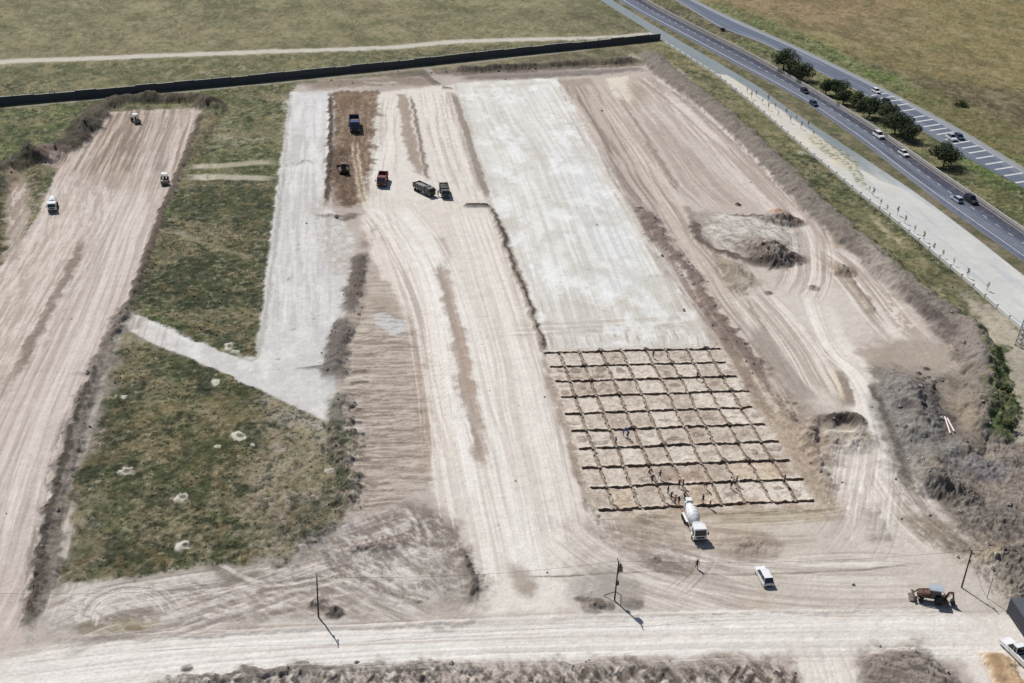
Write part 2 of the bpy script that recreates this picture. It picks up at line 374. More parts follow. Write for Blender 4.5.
# ---- crushed stone lane and its foot
CS = [(290,92),(333,91),(329,150),(322,205),(338,216),(356,236),(349,300),(338,345),(334,385),(334,424),(300,410),(256,388),(200,362),(150,343),(129,330),(127,312),(150,320),(190,338),(236,357),(256,357),(270,240)]
area(CS, (196,193,190), f=.5, w=.35, v=0, grain=(n1,.05))
area(CS, (186,184,182), f=.5, a=.5, patch=(n4,-.1,.3)); area(CS, (214,211,206), f=.5, a=.6, patch=(fbm(GX*.3, GY*.1, 61, 4)*2-1,.05,.4))
area([(288,95),(330,95),(330,135),(286,135)], (208,206,204), f=2, w=2, a=.7)
area([(318,190),(360,222),(366,262),(345,280),(322,262),(312,225)], (168,156,146), f=3, w=2.5, a=.7, patch=(n1,-.5,.2))
line([(312,218),(325,215),(345,218),(360,212)], 1.2, (108,94,84), .8, f=.7, w=1.2, dh=.5)
line([(296,166),(306,160),(316,166)], .5, (112,106,98), .6, f=.3, w=.4)
area([(256,388),(334,424),(334,440),(300,440),(262,410)], (172,162,150), f=2, w=2, a=.6)
line([(126,314),(160,326),(200,344)], 1.0, (214,212,210), .7, f=.6, w=.4)
line([(140,316),(136,330)], .9, (120,116,108), .6, f=.6, w=.5)
line([(230,350),(256,358),(268,300),(278,220),(291,95)], .5, (150,146,136), .6, f=.4, w=.4, fade=False)
for (hx, hy) in ((262,405),(276,360),(290,330),(300,300),(286,280),(310,320),(296,250)):
    line([(hx,hy),(hx+5,hy-2)], .3, (120,114,108), .6, f=.25, w=.3)
# dark bank of spoil right of it
line([(362,250),(356,275),(352,300),(350,318)], 2.0, (98,88,80), .95, f=.8, w=.7, dh=1.3, r=.8)
line([(350,312),(343,330),(338,345),(336,362),(334,388)], 2.4, (100,92,86), .95, f=.8, w=.7, dh=1.4, r=.8)
line([(342,385),(343,405),(342,440),(345,475),(348,505),(352,520)], 2.2, (104,94,84), .9, f=1.0, w=.8, dh=1.3, r=.9)
line([(336,395),(335,425),(338,438)], 1.5, (112,108,98), .8, f=.8, w=.6, dh=.8, r=.6)
line([(372,220),(368,238),(366,252)], 1.4, (126,110,100), .75, f=.8, w=.7, dh=.5)
line([(300,370),(330,365),(345,363),(362,364)], .5, (92,84,90), .7, f=.35, w=.5, dh=.15)
line([(290,370),(310,368),(336,371)], .35, (104,98,98), .6, f=.25, w=.4)

# ---- excavated brown strip
BR = [(333,91),(378,90),(382,100),(376,122),(372,150),(368,176),(364,186),(366,205),(330,206),(328,170),(331,130)]
area(BR, (128,110,94), f=.5, w=1.8, dh=-.35, hf=1.5, grain=(n1,.12))
area([(338,94),(366,92),(372,110),(362,150),(342,150)], (112,92,72), f=3, w=2, a=.6)
area([(329,152),(344,148),(352,170),(356,205),(346,208),(330,178)], (92,74,60), f=1, w=.8, a=.8)
area([(327,180),(344,180),(342,208),(324,208)], (158,142,128), f=1.5, w=1, a=.7)
area([(364,94),(378,96),(374,106),(366,102)], (164,146,124), f=1, w=.6, a=.7)
line([(330,95),(330,150),(326,205)], .6, (92,80,72), .85, f=.3, w=.5, dh=.4)
line([(381,96),(375,130),(370,160),(368,180)], 1.0, (104,84,66), .8, f=.6, w=.8, dh=.35)
heap(352,98,6,.9,(118,98,78)); heap(372,98,3,.7,(138,118,98)); heap(345,150,4,.8,(96,78,62))
for o in (-2.2, 2.6): line([(354+o,139),(356+o,160),(359+o,178),(364+o,200),(372+o,218)], .42, (206,192,170), .8, f=.2, w=.25, dh=-.1)
for o in (-3.2, 2): line([(344+o,176),(347+o,188),(353+o,202)], .4, (176,156,132), .8, f=.2, w=.1)
line([(340,178),(346,196),(352,210)], .5, (88,70,58), .8, f=.3, w=.1); line([(372,168),(372,188),(374,200)], .5, (110,92,76), .8, f=.3, w=.3)

# ---- main haul road and lanes
MR = [(380,92),(455,84),(470,140),(492,206),(520,275),(545,352),(566,420),(590,512),(572,520),(592,612),(480,616),(472,575),(440,520),(426,480),(436,440),(424,350),(400,300),(372,262),(362,215),(368,180),(374,130)]
area(MR, (206,198,188), f=1.2, w=1.0, grain=(sy,.05))
area([(382,94),(452,86),(486,200),(400,200),(370,190),(374,150)], (210,203,194), f=1.5, w=1, a=.8)
area([(404,215),(428,250),(450,268),(452,300),(458,350),(470,430),(486,490),(455,498),(440,440),(430,350),(418,310),(396,262),(372,210)], (220,214,207), f=2.0, w=1.4, a=.9)
area([(452,210),(492,212),(520,290),(560,430),(580,520),(520,560),(486,500),(462,360)], (210,203,194), f=3, w=2, a=.8)
area([(470,500),(560,500),(592,612),(490,614)], (214,208,200), f=4, w=3, a=.7)
area([(398,94),(406,94),(414,130),(424,176),(414,172),(404,140)], (158,144,132), f=.8, w=.7, a=.85)
line([(411,95),(418,130),(424,160),(428,182)], .6, (128,116,106), .75, f=.4, w=.5, dh=.15)
line([(403,96),(408,130),(412,168)], .5, (140,126,116), .7, f=.35, w=.7, dh=.12)
area([(446,92),(454,92),(470,135),(488,190),(478,190),(462,140)], (178,166,156), f=.8, w=.5, a=.8)
line([(453,94),(463,122),(474,158),(487,196)], 1.0, (140,130,120), .85, f=.5, w=.3, dh=.2)
line([(446,96),(458,128),(472,168),(478,195)], .6, (164,152,142), .6, f=.5, w=.4)
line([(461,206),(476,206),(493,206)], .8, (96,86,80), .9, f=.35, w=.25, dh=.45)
line([(492,210),(504,240),(514,268),(520,282),(532,316),(545,352),(556,390),(568,425),(581,470),(594,512)], .9, (132,120,110), .85, f=.5, w=.5, dh=.35, fade=False)
line([(497,210),(512,250),(524,280)], 1.6, (158,148,138), .75, f=.8, w=.5)
line([(500,225),(508,246)], 1.0, (96,88,82), .7, f=.5, w=.4, dh=.4)
line([(544,345),(557,388),(570,430),(584,478),(597,516)], 1.8, (152,138,126), .6, f=.9, w=.5)
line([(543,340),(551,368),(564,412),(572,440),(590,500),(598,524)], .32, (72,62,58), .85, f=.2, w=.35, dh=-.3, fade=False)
for q in ((553,378),(560,400),(566,418),(583,482),(590,500)): heap(q[0], q[1], 1.0, .35, (72,64,60))
area([(436,240),(444,236),(452,262),(446,268)], (170,158,148), f=.8, w=.8, a=.8)
line([(440,262),(447,285),(452,312),(458,340),(463,368),(470,400),(476,425),(480,450),(484,470)], 1.5, (150,134,124), .85, f=1.0, w=.9, dh=-.15)
area([(448,318),(456,314),(466,340),(474,385),(480,410),(470,408),(460,360)], (158,140,128), f=.8, w=1.2, a=.7)
line([(440,255),(444,300),(452,340)], .5, (140,128,118), .6, f=.3, w=.6)
line([(402,290),(410,300),(414,296)], .4, (120,110,104), .5, f=.3, w=.5)
line([(466,392),(474,420),(481,460)], .6, (128,112,104), .6, f=.4, w=.6)
line([(520,560),(522,580),(526,598)], 1.4, (166,154,144), .6, f=1, w=.8)
tracks([(400,200),(425,250),(445,320),(460,420),(480,520),(500,600)], 6, 10, [(186,174,164),(222,217,210)], a=.45, seed=7, dh=-.03)
tracks([(470,215),(500,300),(530,400),(550,480),(570,560)], 9, 18, [(186,175,165),(218,212,204)], a=.45, seed=8, dh=-.03)
tracks([(430,110),(440,150),(455,200),(480,260)], 8, 9, [(188,176,166),(218,212,204)], a=.4, seed=9, dh=-.03)
tracks([(385,110),(385,150),(380,200),(395,250),(420,320)], 4, 6, [(190,178,168),(220,214,206)], a=.45, seed=10)
tracks([(372,215),(384,250),(405,300),(424,350),(432,420),(436,470)], 3, 4, [(180,164,150),(214,204,192)], a=.5, seed=11)
# ---- rutted (rake marked) ground
RK = [(352,318),(372,268),(400,300),(424,345),(430,420),(428,470),(410,500),(352,522),(346,440)]
area(RK, (174,162,150), f=1.2, w=1)
area(RK, (138,124,112), f=.8, w=1, a=.6, patch=(fbm(GX*.09, GY*.75, 71, 3, .75)*2-1,.0,.25))
area(RK, (200,190,180), f=.8, w=1, a=.4, patch=(fbm(GX*.1, GY*.9, 72, 3, .7)*2-1,.05,.35))
for i in range(24):
    yy = 330+i*7.6+random.uniform(-2, 2)
    line([(353+random.uniform(-3,4),yy+3),(380,yy+1),(random.uniform(385,424),yy+random.uniform(-1,1))], .28, (104,92,82), random.uniform(.3,.75), f=.2, w=.8, dh=.06)
for i in range(10):
    yy = 372+i*13+random.uniform(-3, 3); line([(348,yy+1),(358,yy),(random.uniform(362,374),yy)], .5, (74,64,58), .75, f=.3, w=.4, dh=.25)
area([(414,352),(424,352),(432,470),(422,470)], (166,142,124), f=1.2, w=.8, a=.6)
area([(374,316),(384,310),(392,318),(404,322),(406,334),(392,336),(378,328)], (192,192,192), f=.8, w=1, a=.9)
area([(366,296),(394,296),(404,312),(396,318),(372,308)], (152,140,126), f=1.5, w=1.5, a=.7)
line([(365,275),(364,300),(358,320)], .5, (140,126,116), .6, f=.3, w=.6)
# ---- big levelled platform
PL = [(456,83),(556,78),(585,125),(622,190),(655,245),(690,306),(712,346),(546,352),(520,275),(494,206),(472,140)]
area(PL, (206,204,197), f=.3, w=.3, flat=0.0)
area(PL, (219,219,217), f=1, a=.7, patch=(fbm(GX*.1, GY*.03, 81, 4)*2-1,-.15,.3))
area(PL, (190,184,174), f=1, a=.55, patch=(fbm(GX*.2, GY*.06, 82, 5)*2-1,.0,.35))
area([(555,150),(600,160),(640,240),(650,290),(610,290),(580,220)], (204,205,208), f=8, w=4, a=.6)
area([(556,80),(628,192),(690,306),(676,306),(610,190),(545,84)], (202,192,182), f=3, w=2, a=.5)
area([(530,300),(690,300),(714,346),(546,352)], (186,178,166), f=5, w=3, a=.65)
area([(540,328),(706,322),(714,346),(546,352)], (208,204,198), f=1.5, w=1, a=.6, patch=(sy,.1,.4))
line([(540,330),(600,328),(660,326),(700,322)], 1.2, (168,158,146), .5, f=1, w=1)
line([(560,300),(600,308),(640,300)], 1.2, (170,160,148), .5, f=1, w=1.5); line([(645,276),(668,276),(680,278)], .6, (158,144,134), .6, f=.4, w=.5)
tracks([(505,95),(540,180),(575,260),(610,340)], 16, 26, [(188,182,174),(222,220,216)], a=.35, seed=12, dh=0, wd=.25)
tracks([(480,100),(505,180),(530,260),(560,345)], 6, 7, [(190,184,176),(222,220,216)], a=.35, seed=13, dh=0)
line([(470,88),(500,86),(555,82)], 1.5, (186,174,162), .5, f=1.2, w=1)

# ---- banks at the head of the site
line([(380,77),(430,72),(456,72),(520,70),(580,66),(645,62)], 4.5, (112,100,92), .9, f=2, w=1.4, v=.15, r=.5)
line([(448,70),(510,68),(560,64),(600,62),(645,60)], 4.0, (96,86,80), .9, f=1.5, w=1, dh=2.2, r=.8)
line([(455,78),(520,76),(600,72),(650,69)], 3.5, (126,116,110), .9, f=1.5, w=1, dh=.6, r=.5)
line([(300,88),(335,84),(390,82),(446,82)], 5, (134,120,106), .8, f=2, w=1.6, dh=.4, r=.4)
line([(358,82),(375,83),(400,84)], 1.0, (190,184,176), .7, f=.6, w=1); 
line([(415,68),(428,78),(440,87)], 1.6, (104,96,90), .9, f=.8, w=.4, dh=.5); line([(424,66),(438,78),(450,88)], 1.0, (170,162,152), .8, f=.6, w=.4); line([(440,88),(453,89)], .8, (70,62,58), .9, f=.5, w=.4, dh=.7)
area([(300,78),(640,46),(650,58),(440,66),(380,74),(300,84)], (104,98,76), f=2, w=1.5, a=.85, v=.35)
line([(0,108.5),(100,99),(256,85),(400,71),(512,58),(600,48)], 1.2, (150,144,132), .7, f=.8, w=.5, v=0)
line([(630,52),(636,60),(652,72),(664,92),(676,110)], 2.0, (184,172,160), .85, f=1.2, w=.8, dh=-.3)

# ---- right dirt ground
RD = [(560,78),(650,70),(672,72),(700,102),(760,150),(800,195),(830,235),(880,280),(940,330),(955,370),(900,362),(870,380),(850,400),(800,405),(760,400),(716,346),(690,306),(622,190)]
area(RD, (180,168,158), f=1.2, w=1)
area(RD, (192,182,172), f=1.2, a=.6, patch=(fbm(GX*.07, GY*.03, 91, 4)*2-1,-.05,.3))
area([(558,80),(590,78),(650,170),(700,260),(722,322),(790,410),(845,500),(836,520),(790,440),(716,346),(690,306),(622,190)], (148,134,124), f=1.2, w=1, a=.75)
line([(590,82),(625,130),(650,172),(672,210),(700,255),(725,300),(748,340)], 2.4, (190,178,166), .8, f=1.2, w=.8)
line([(612,84),(632,120),(662,165),(690,215),(712,250),(740,300)], 1.0, (138,124,112), .8, f=.7, w=.6, dh=.25)
line([(567,85),(592,125),(625,182),(645,215)], 1.4, (140,126,116), .7, f=.8, w=.7, dh=.2)
line([(640,205),(652,225),(665,245),(685,268),(700,285)], 2.8, (120,106,98), .8, f=1.2, w=1.0, dh=.8, r=.7)
line([(690,278),(704,300),(722,325),(745,352),(770,385)], 2.2, (146,124,114), .8, f=1.2, w=1.0, dh=.5, r=.5)
line([(722,332),(740,360),(760,385),(790,420),(815,455),(838,495)], 1.4, (132,116,104), .75, f=.9, w=.9, dh=.4, r=.3)
area([(606,78),(628,76),(638,98),(630,104),(614,96)], (210,200,186), f=.8, w=.6, a=.9)
area([(676,190),(686,196),(696,208),(680,206)], (198,188,178), f=1, w=1, a=.8)
area([(628,80),(650,80),(640,110),(630,104)], (164,148,128), f=1.5, w=1, a=.7)
line([(615,78),(640,84),(655,100),(650,130)], .9, (198,188,178), .5, f=.6, w=.6)
tracks([(640,78),(680,110),(730,160),(780,210),(800,240),(806,280)], 9, 18, [(166,152,142),(206,197,188)], a=.5, seed=14)
tracks([(660,78),(700,118),(745,158),(790,205)], 4, 7, [(160,146,136),(208,200,190)], a=.5, seed=15)
tracks([(620,90),(660,150),(700,215),(750,290),(790,350),(830,400)], 5, 9, [(160,146,134),(204,194,182)], a=.5, seed=16)
tracks([(830,250),(870,290),(910,330),(935,365)], 7, 10, [(166,150,140),(210,202,192)], a=.5, seed=17)
line([(800,222),(806,245),(806,265),(800,290)], 2.0, (206,198,188), .8, f=1.2, w=.5, dh=-.1)
line([(815,300),(830,335),(850,362),(864,395),(872,430),(872,465)], 3.2, (218,211,202), .95, f=1.0, w=.6, dh=-.1)
line([(725,290),(760,335),(800,375),(822,400)], 3.0, (204,196,186), .7, f=2, w=1)
line([(748,335),(775,370),(800,400)], 1.6, (150,138,126), .6, f=1, w=.6)
line([(780,345),(808,375),(825,402)], 1.0, (200,190,170), .6, f=.6, w=.5)
line([(840,375),(846,395),(850,408)], 1.2, (140,124,112), .7, f=.8, w=.5)
area([(790,270),(850,290),(880,330),(860,350),(800,330),(760,300)], (200,193,184), f=6, w=3, a=.7)
area([(822,228),(834,236),(846,246),(838,250),(820,238)], (150,134,118), f=1, w=.8, a=.8)
line([(842,268),(856,290),(870,312),(886,330)], 1.2, (146,132,116), .7, f=.8, w=.8, dh=.2)
heap(843,272,3.4,1.5,(122,106,94), r_=.4); heap(838,268,4.5,.6,(152,138,124)); heap(813,288,1.7,.7,(112,100,92)); heap(768,293,1.2,.4,(112,98,90))
# graded apron of spoil
AP = [(700,216),(722,213),(790,216),(800,232),(796,262),(760,262),(730,250),(705,236)]
area(AP, (188,182,174), f=1.2, w=1, dh=.8, hf=6)
area(AP, (140,130,120), f=1, w=1, a=.6, patch=(fbm(GX*.25+GY*.2, GY*.5-GX*.1, 93, 4, .7)*2-1,.05,.35))
area([(692,212),(712,212),(718,226),(700,228)], (142,132,124), f=2, w=1, a=.8)
line([(716,214),(745,216),(775,218),(795,214)], .8, (104,92,84), .8, f=.5, w=.9, dh=.5)
line([(690,218),(698,238),(712,248),(735,256),(755,263),(790,266)], 1.0, (100,90,82), .8, f=.6, w=1, dh=.5, r=.4)
heap(783,222,4.2,2.2,(104,92,86), el=1.5, r_=.6); heap(760,250,7,1.6,(142,132,122)); heap(778,258,5.2,2.3,(92,82,76), el=1.4, r_=.6); heap(770,262,4,1.4,(112,100,92), el=1.6)
heap(738,205,1.0,.8,(54,50,46)); heap(640,209,1.3,.7,(84,76,70)); heap(778,212,3,.9,(170,144,124))
area([(716,255),(745,264),(758,285),(744,296),(726,288),(718,270)], (146,136,120), f=1.2, w=1.2, a=.8, dh=.6, hf=3)
for i in range(14):
    a_ = random.uniform(-.5, 2.6); q = (778+math.cos(a_)*8, 258+math.sin(a_)*6)
    line([q,(q[0]+math.cos(a_)*random.uniform(6,16), q[1]+math.sin(a_)*random.uniform(5,10))], .35, (96,88,80), .6, f=.25, w=.4, dh=.15)
for i in range(16):
    x0 = random.uniform(705, 770); y0 = random.uniform(222, 248)
    line([(x0,y0),(x0+random.uniform(12,26),y0+random.uniform(7,12))], .3, (118,110,102), .55, f=.25, w=.5)
for i in range(9):
    x0 = 716+i*4.5; line([(x0,262+i*1.2),(x0+random.uniform(-3,3),274+i)], .35, (116,104,92), .6, f=.25, w=.3, dh=.1)

# ---- long bank along the right boundary
RB = [(650,56),(668,74),(690,90),(716,110),(745,135),(775,165),(800,190),(822,212),(845,232),(870,252),(888,270),(905,285),(930,305),(955,326),(974,350),(984,372),(988,400),(990,430)]
line(RB, 5.2, (122,114,105), .97, f=.7, w=.9, dh=3.0, v=.0, r=.2, fade=False)
brush(RB, 5.0, (98,88,84), (146,136,130), .5, fo=.5, fs=.5, seed=41, dh=.12)
line([(662,80),(700,112),(738,145),(770,178),(796,202)], .9, (104,92,84), .6, f=.5, w=.7)
line([(894,285),(910,299),(925,313),(947,332),(956,346)], 1.4, (88,78,74), .85, f=.6, w=.8, dh=.5)  # shade at the bank's inner foot, painted dark
line([(966,316),(981,354),(979,391),(975,422),(960,463)], 3.2, (140,130,122), .8, f=1.2, w=.6, dh=1.8)  # crest tinted paler to look sunlit
line([(975,318),(989,352),(988,400),(986,430)], 1.6, (92,86,84), .8, f=.8, w=.8, dh=-.3)  # shaded right side of the bank put into the colour
area([(842,232),(868,252),(890,278),(880,286),(858,262)], (96,86,80), f=1.5, w=1.2, a=.7)
line([(880,290),(905,300),(925,318),(950,345),(955,362)], 1.1, (92,82,78), .75, f=.7, w=.8, dh=.4)
RG = [(664,56),(700,88),(740,122),(790,168),(830,208),(880,252),(920,284),(960,316),(990,350),(1015,335),(1014,318),(974,290),(927,250),(864,200),(807,152),(757,110),(716,77),(664,44)]
area(RG, (104,104,68), f=1.2, w=1.2, v=.6)
area(RG, (132,124,92), f=1.2, w=1.2, a=.8, patch=(n4+.3*n15,-.1,.3), v=.4)
area([(770,135),(800,150),(850,195),(840,205),(800,172)], (86,96,48), f=2, w=2, a=.8, v=.8)
area([(664,50),(716,82),(740,108),(700,90)], (92,96,50), f=2, w=1.5, a=.7, v=.8)
line([(807,153),(864,201),(927,251),(965,284)], 1.5, (72,84,48), .8, f=1, w=1, v=1.)
line([(868,212),(885,230),(910,252)], .9, (182,170,140), .7, f=.6, w=.8); line([(797,151),(806,155)], 1.0, (190,182,164), .8, f=.6, w=.5)
area([(900,268),(960,305),(985,330),(960,318),(925,292)], (172,160,134), f=2, w=2, a=.6, patch=(n4,-.4,.1))
area([(965,290),(1014,322),(1040,350),(1060,420),(1020,440),(1000,380),(985,345),(975,320)], (176,166,150), f=2, w=2, v=.2)
area([(985,350),(1005,345),(1012,400),(1016,445),(995,440),(988,400)], (84,98,54), f=1.2, w=1.2, v=.45)
area([(985,350),(1000,350),(995,372)], (168,160,142), f=1.2, w=1, a=.7)
line([(996,340),(992,370),(985,390),(990,435)], 2.6, (108,102,98), .85, f=1, w=1, dh=.8, r=.4)
area([(1016,340),(1060,360),(1060,470),(1016,470)], (164,156,142), f=2, w=1.2)
area([(990,440),(1060,450),(1100,600),(1010,600),(985,520)], (112,102,94), f=2, w=2, a=.8, dh=.6, hf=5, r=.5)
# area of churned spoil inside the bank
CH = [(870,366),(955,368),(985,380),(990,440),(1005,520),(1010,590),(960,560),(920,520),(896,490),(880,430)]
area(CH, (136,126,114), f=2, w=1.6, r=.25)
area(CH, (108,99,90), f=2, w=1.6, a=.7, patch=(n4+.4*n1,-.1,.3))
area([(940,400),(968,410),(975,450),(950,470),(935,430)], (160,142,120), f=3, w=2, a=.6)
area([(880,340),(955,345),(950,372),(870,366)], (140,126,112), f=3, w=2, a=.7)
area([(860,240),(885,262),(905,300),(945,345),(960,375),(905,365),(870,300)], (190,180,170), f=3, w=2, a=.5)
# big grey spoil ridge
SP = [(872,374),(880,368),(900,370),(922,386),(942,420),(960,455),(968,492),(930,500),(905,490),(900,462),(886,430),(876,404)]
area(SP, (124,119,113), f=1.2, w=1, dh=1.5, hf=6, r=.45)
line([(898,372),(915,395),(930,420),(946,450),(955,480)], 4.5, (122,117,112), .6, f=2, w=1, dh=1.2)
for i in range(22):
    x0 = 880+i*3.6; y0 = 384+i*4.6; line([(x0,y0),(x0+14,y0-4),(x0+30,y0-10)], .5, random.choice([(142,137,136),(104,98,96)]), .5, f=.4, w=.8, dh=.12)
line([(925,385),(935,410),(948,432)], 2.0, (84,78,80), .7, f=1.5, w=1, dh=.6, r=.9)
area([(908,462),(935,460),(945,485),(915,492)], (142,128,104), f=2, w=2, a=.7)
line([(888,432),(894,445),(904,470),(908,488)], 1.0, (94,86,76), .8, f=.6, w=.5, dh=-.2)
heap(903,410,2.2,-1.2,(74,68,68)); heap(916,402,2,1.2); heap(912,440,3,1.0)
heap(934,490,3.2,2.0,(96,88,84), r_=.3); heap(956,494,4.5,2.2,(92,84,80), r_=.3); heap(985,470,4,1.2,(116,112,114), r_=.3); heap(1000,560,5,1.4,(100,92,84), r_=.3); heap(985,520,6,1.0,(110,102,96), r_=.3)
for i in range(26):
    x0 = random.uniform(885, 1010); y0 = random.uniform(375, 590)
    if x0-885 < (y0-480)*1.0: continue
    heap(x0, y0, random.uniform(.7, 2.2), random.uniform(.2, .6), random.choice([(104,96,92),(128,118,108),(112,106,98)]), r_=.25)
# pit with the fresh heap
area([(806,420),(818,414),(850,412),(862,424),(862,442),(846,452),(820,450),(806,440)], (158,146,134), f=1.2, w=.6, dh=-1.1, hf=2)
line([(826,426),(834,417),(846,416),(858,420),(861,430)], 1.5, (76,66,60), .9, f=.7, w=.6, dh=1.6, r=.8)
line([(818,416),(812,428),(808,442)], .9, (88,78,70), .85, f=.6, w=.5, dh=.9)
heap(840,438,5.6,1.8,(146,136,124), el=1.3, rough=.15); line([(822,434),(834,429),(850,428),(860,432)], .5, (196,188,176), .8, f=.4, w=.3)
heap(828,458,3,.7,(146,134,122))
# ground round the footing pad
PD = [(548,350),(712,346),(724,350),(790,420),(842,498),(846,516),(790,524),(700,520),(605,524),(596,516)]
area(PD, (172,156,138), f=1.0, w=.6, grain=(n1,.06))
area([(716,346),(760,380),(810,405),(830,450),(845,515),(820,510),(780,440)], (158,142,126), f=2, w=1.4, a=.75, r=.25)
line([(740,390),(752,384)], .5, (90,78,70), .8, f=.3, w=.3, dh=.5); line([(782,402),(800,404)], .5, (100,88,80), .8, f=.3, w=.3, dh=.4)
line([(792,412),(795,424)], .6, (88,76,68), .8, f=.3, w=.3, dh=.4)
line([(798,430),(812,450),(825,475),(838,500)], .8, (120,104,92), .7, f=.5, w=.7, dh=.35)
line([(690,516),(760,513),(838,508)], .7, (108,96,80), .8, f=.5, w=.5, dh=.25)
line([(700,520),(780,519),(845,512)], 1.4, (176,164,142), .7, f=.8, w=.8)
# fan of pale dust running out of the haul road
area([(862,440),(884,450),(895,480),(930,520),(960,545),(1000,560),(1000,612),(860,600),(760,560),(840,520),(850,500),(836,470)], (198,190,180), f=4, w=3, a=.85)
area([(850,455),(886,455),(892,500),(880,520),(850,512)], (212,204,195), f=2.5, w=2, a=.85)
tracks([(872,440),(870,480),(862,520),(840,560)], 5, 9, [(176,164,154),(222,216,208)], a=.5, seed=18)
tracks([(880,470),(910,510),(950,550),(1000,580)], 5, 8, [(174,164,154),(214,206,196)], a=.5, seed=19)
line([(872,505),(876,520),(880,542)], 1.5, (146,138,130), .8, f=.8, w=.7, dh=.3)
area([(905,510),(960,520),(985,545),(950,552),(915,535)], (140,128,112), f=2, w=1.6, a=.8)
line([(915,520),(945,538),(985,548)], 2, (122,112,94), .6, f=1, w=1, dh=.5)
area([(955,560),(1000,555),(1012,605),(985,612),(955,590)], (150,136,116), f=2, w=1.6, a=.7)
area([(975,548),(1000,545),(1000,568),(978,566)], (176,158,134), f=1.5, w=1, a=.7)

# ---- churned yard left of the road
YD = [(30,628),(60,590),(200,572),(300,556),(350,524),(400,505),(430,498),(450,520),(470,565),(474,606),(400,622),(256,632),(60,640)]
area(YD, (166,157,148), f=2, w=1.5, grain=(n4,.05))
area([(60,592),(200,574),(300,558),(260,600),(150,625),(60,634)], (168,159,152), f=3, w=2, a=.7)
area([(375,505),(405,500),(425,530),(380,545),(345,535)], (152,140,130), f=1.5, w=1.5, a=.8)
area([(404,506),(430,512),(452,528),(456,548),(430,548),(412,535)], (118,108,98), f=1.2, w=1, a=.85)

line([(448,542),(460,550),(470,572),(472,596),(466,606)], 2.0, (112,102,94), .8, f=1.3, w=1.3, dh=.5)
area([(270,552),(345,522),(352,536),(300,558),(290,566)], (148,140,146), f=1.5, w=1.5, a=.7)
line([(345,540),(375,548),(412,544)], .8, (112,92,82), .8, f=.5, w=.8, dh=.35)
area([(385,545),(450,550),(462,600),(430,606),(380,580)], (166,158,150), f=3, w=2, a=.7, patch=(n1,-.5,.3))
area([(256,580),(320,572),(345,592),(330,600),(262,602)], (128,118,108), f=1.2, w=1.5, a=.7)
area([(205,566),(240,566),(262,578),(230,582)], (124,116,106), f=1.2, w=1.2, a=.75)
for k in range(7):
    o = k*4.5; line([(20,640-o*.2),(90,618-o),(160,600-o*.7),(260,590-o*.7),(330,582-o*.5)], .5, (146,136,128) if k%2 else (202,194,186), .55, f=.35, w=.5, dh=.03)
for k in range(5): line([(40,636),(100,625-k*2),(180,612-k*3),(256,598-k*3),(300,592-k*3)], .45, (140,130,122), .5, f=.3, w=.5, dh=.04)
# wide turning circle ruts
for rr in (1.0, .93, .78, .7):
    line([(130+math.cos(t)*42*rr, 612-math.sin(t)*26*rr) for t in np.linspace(-.15, 3.0, 12)], .4, (208,200,192) if rr in (1.0,.78) else (138,128,120), .65, f=.25, w=.15, dh=-.05)
area([(82,625),(120,618),(150,620),(140,632),(90,634)], (150,138,104), f=1.5, w=1.5, a=.7)
line([(125,629),(134,630),(141,627)], .5, (110,96,60), .8, f=.3, w=.3)
for k in range(10):
    x0 = 180+k*14; line([(x0,622+random.uniform(-3,3)),(x0+40,606+random.uniform(-4,4)),(x0+90,590+random.uniform(-5,5))], .4, random.choice([(140,130,122),(150,132,122),(204,196,186)]), .55, f=.3, w=.6, dh=.05)
for k in range(12):
    x0 = random.uniform(300, 440); y0 = random.uniform(558, 612); a_ = random.uniform(-.4, 1.2)
    line([(x0,y0),(x0+20*math.cos(a_),y0+12*math.sin(a_))], .35, random.choice([(136,126,118),(206,198,190)]), .55, f=.25, w=.6, dh=.1)
line([(300,608),(316,600),(334,612),(340,616)], .5, (92,84,78), .7, f=.35, w=.6, dh=.4); heap(334,613,1.5,.6,(120,110,102)); heap(318,606,1.4,.4,(140,130,122))
tracks([(300,560),(360,575),(420,598),(460,610)], 4, 6, [(150,136,126),(204,196,188)], a=.5, seed=21)
# ---- middle yard
MY = [(590,520),(700,522),(780,524),(850,520),(860,560),(1000,566),(1000,612),(600,618),(575,560)]
area(MY, (187,178,168), f=3, w=2)
area([(600,520),(672,516),(690,545),(660,560),(620,545)], (156,142,128), f=2.5, w=2, a=.8)
area([(700,525),(750,524),(768,545),(752,556),(712,552)], (162,146,130), f=2, w=1.6, a=.8)
heap(748,546,4,.7,(152,138,126), el=1.4)
area([(636,516),(656,516),(652,534),(638,532)], (112,104,94), f=1, w=1.2, a=.8)
area([(570,575),(630,572),(645,600),(630,614),(585,612),(570,600)], (158,152,146), f=3, w=2, a=.75)
line([(575,596),(592,606),(600,612)], 1.2, (126,116,108), .7, f=.8, w=1.1, dh=.4); heap(592,608,1.6,.5,(136,126,118)); heap(608,606,1.1,.4,(120,112,104)); heap(632,602,1.8,.5,(130,120,112))
area([(620,548),(680,556),(690,572),(640,566)], (148,140,136), f=2, w=1.5, a=.7)
line([(636,552),(660,560),(690,568)], .7, (112,104,98), .6, f=.5, w=.8); line([(600,522),(625,530),(642,538)], .4, (112,100,90), .6, f=.3, w=.4)
heap(655,559,1.2,.4,(96,88,84)); area([(548,523),(572,521),(576,532),(556,536)],(160,148,138),f=2,w=2.5,a=.7); area([(560,545),(590,543),(586,556),(566,558)],(168,158,148),f=2,w=2.5,a=.7); area([(515,562),(530,572),(536,600),(522,596)], (170,158,148), f=1.5, w=1.2, a=.7)
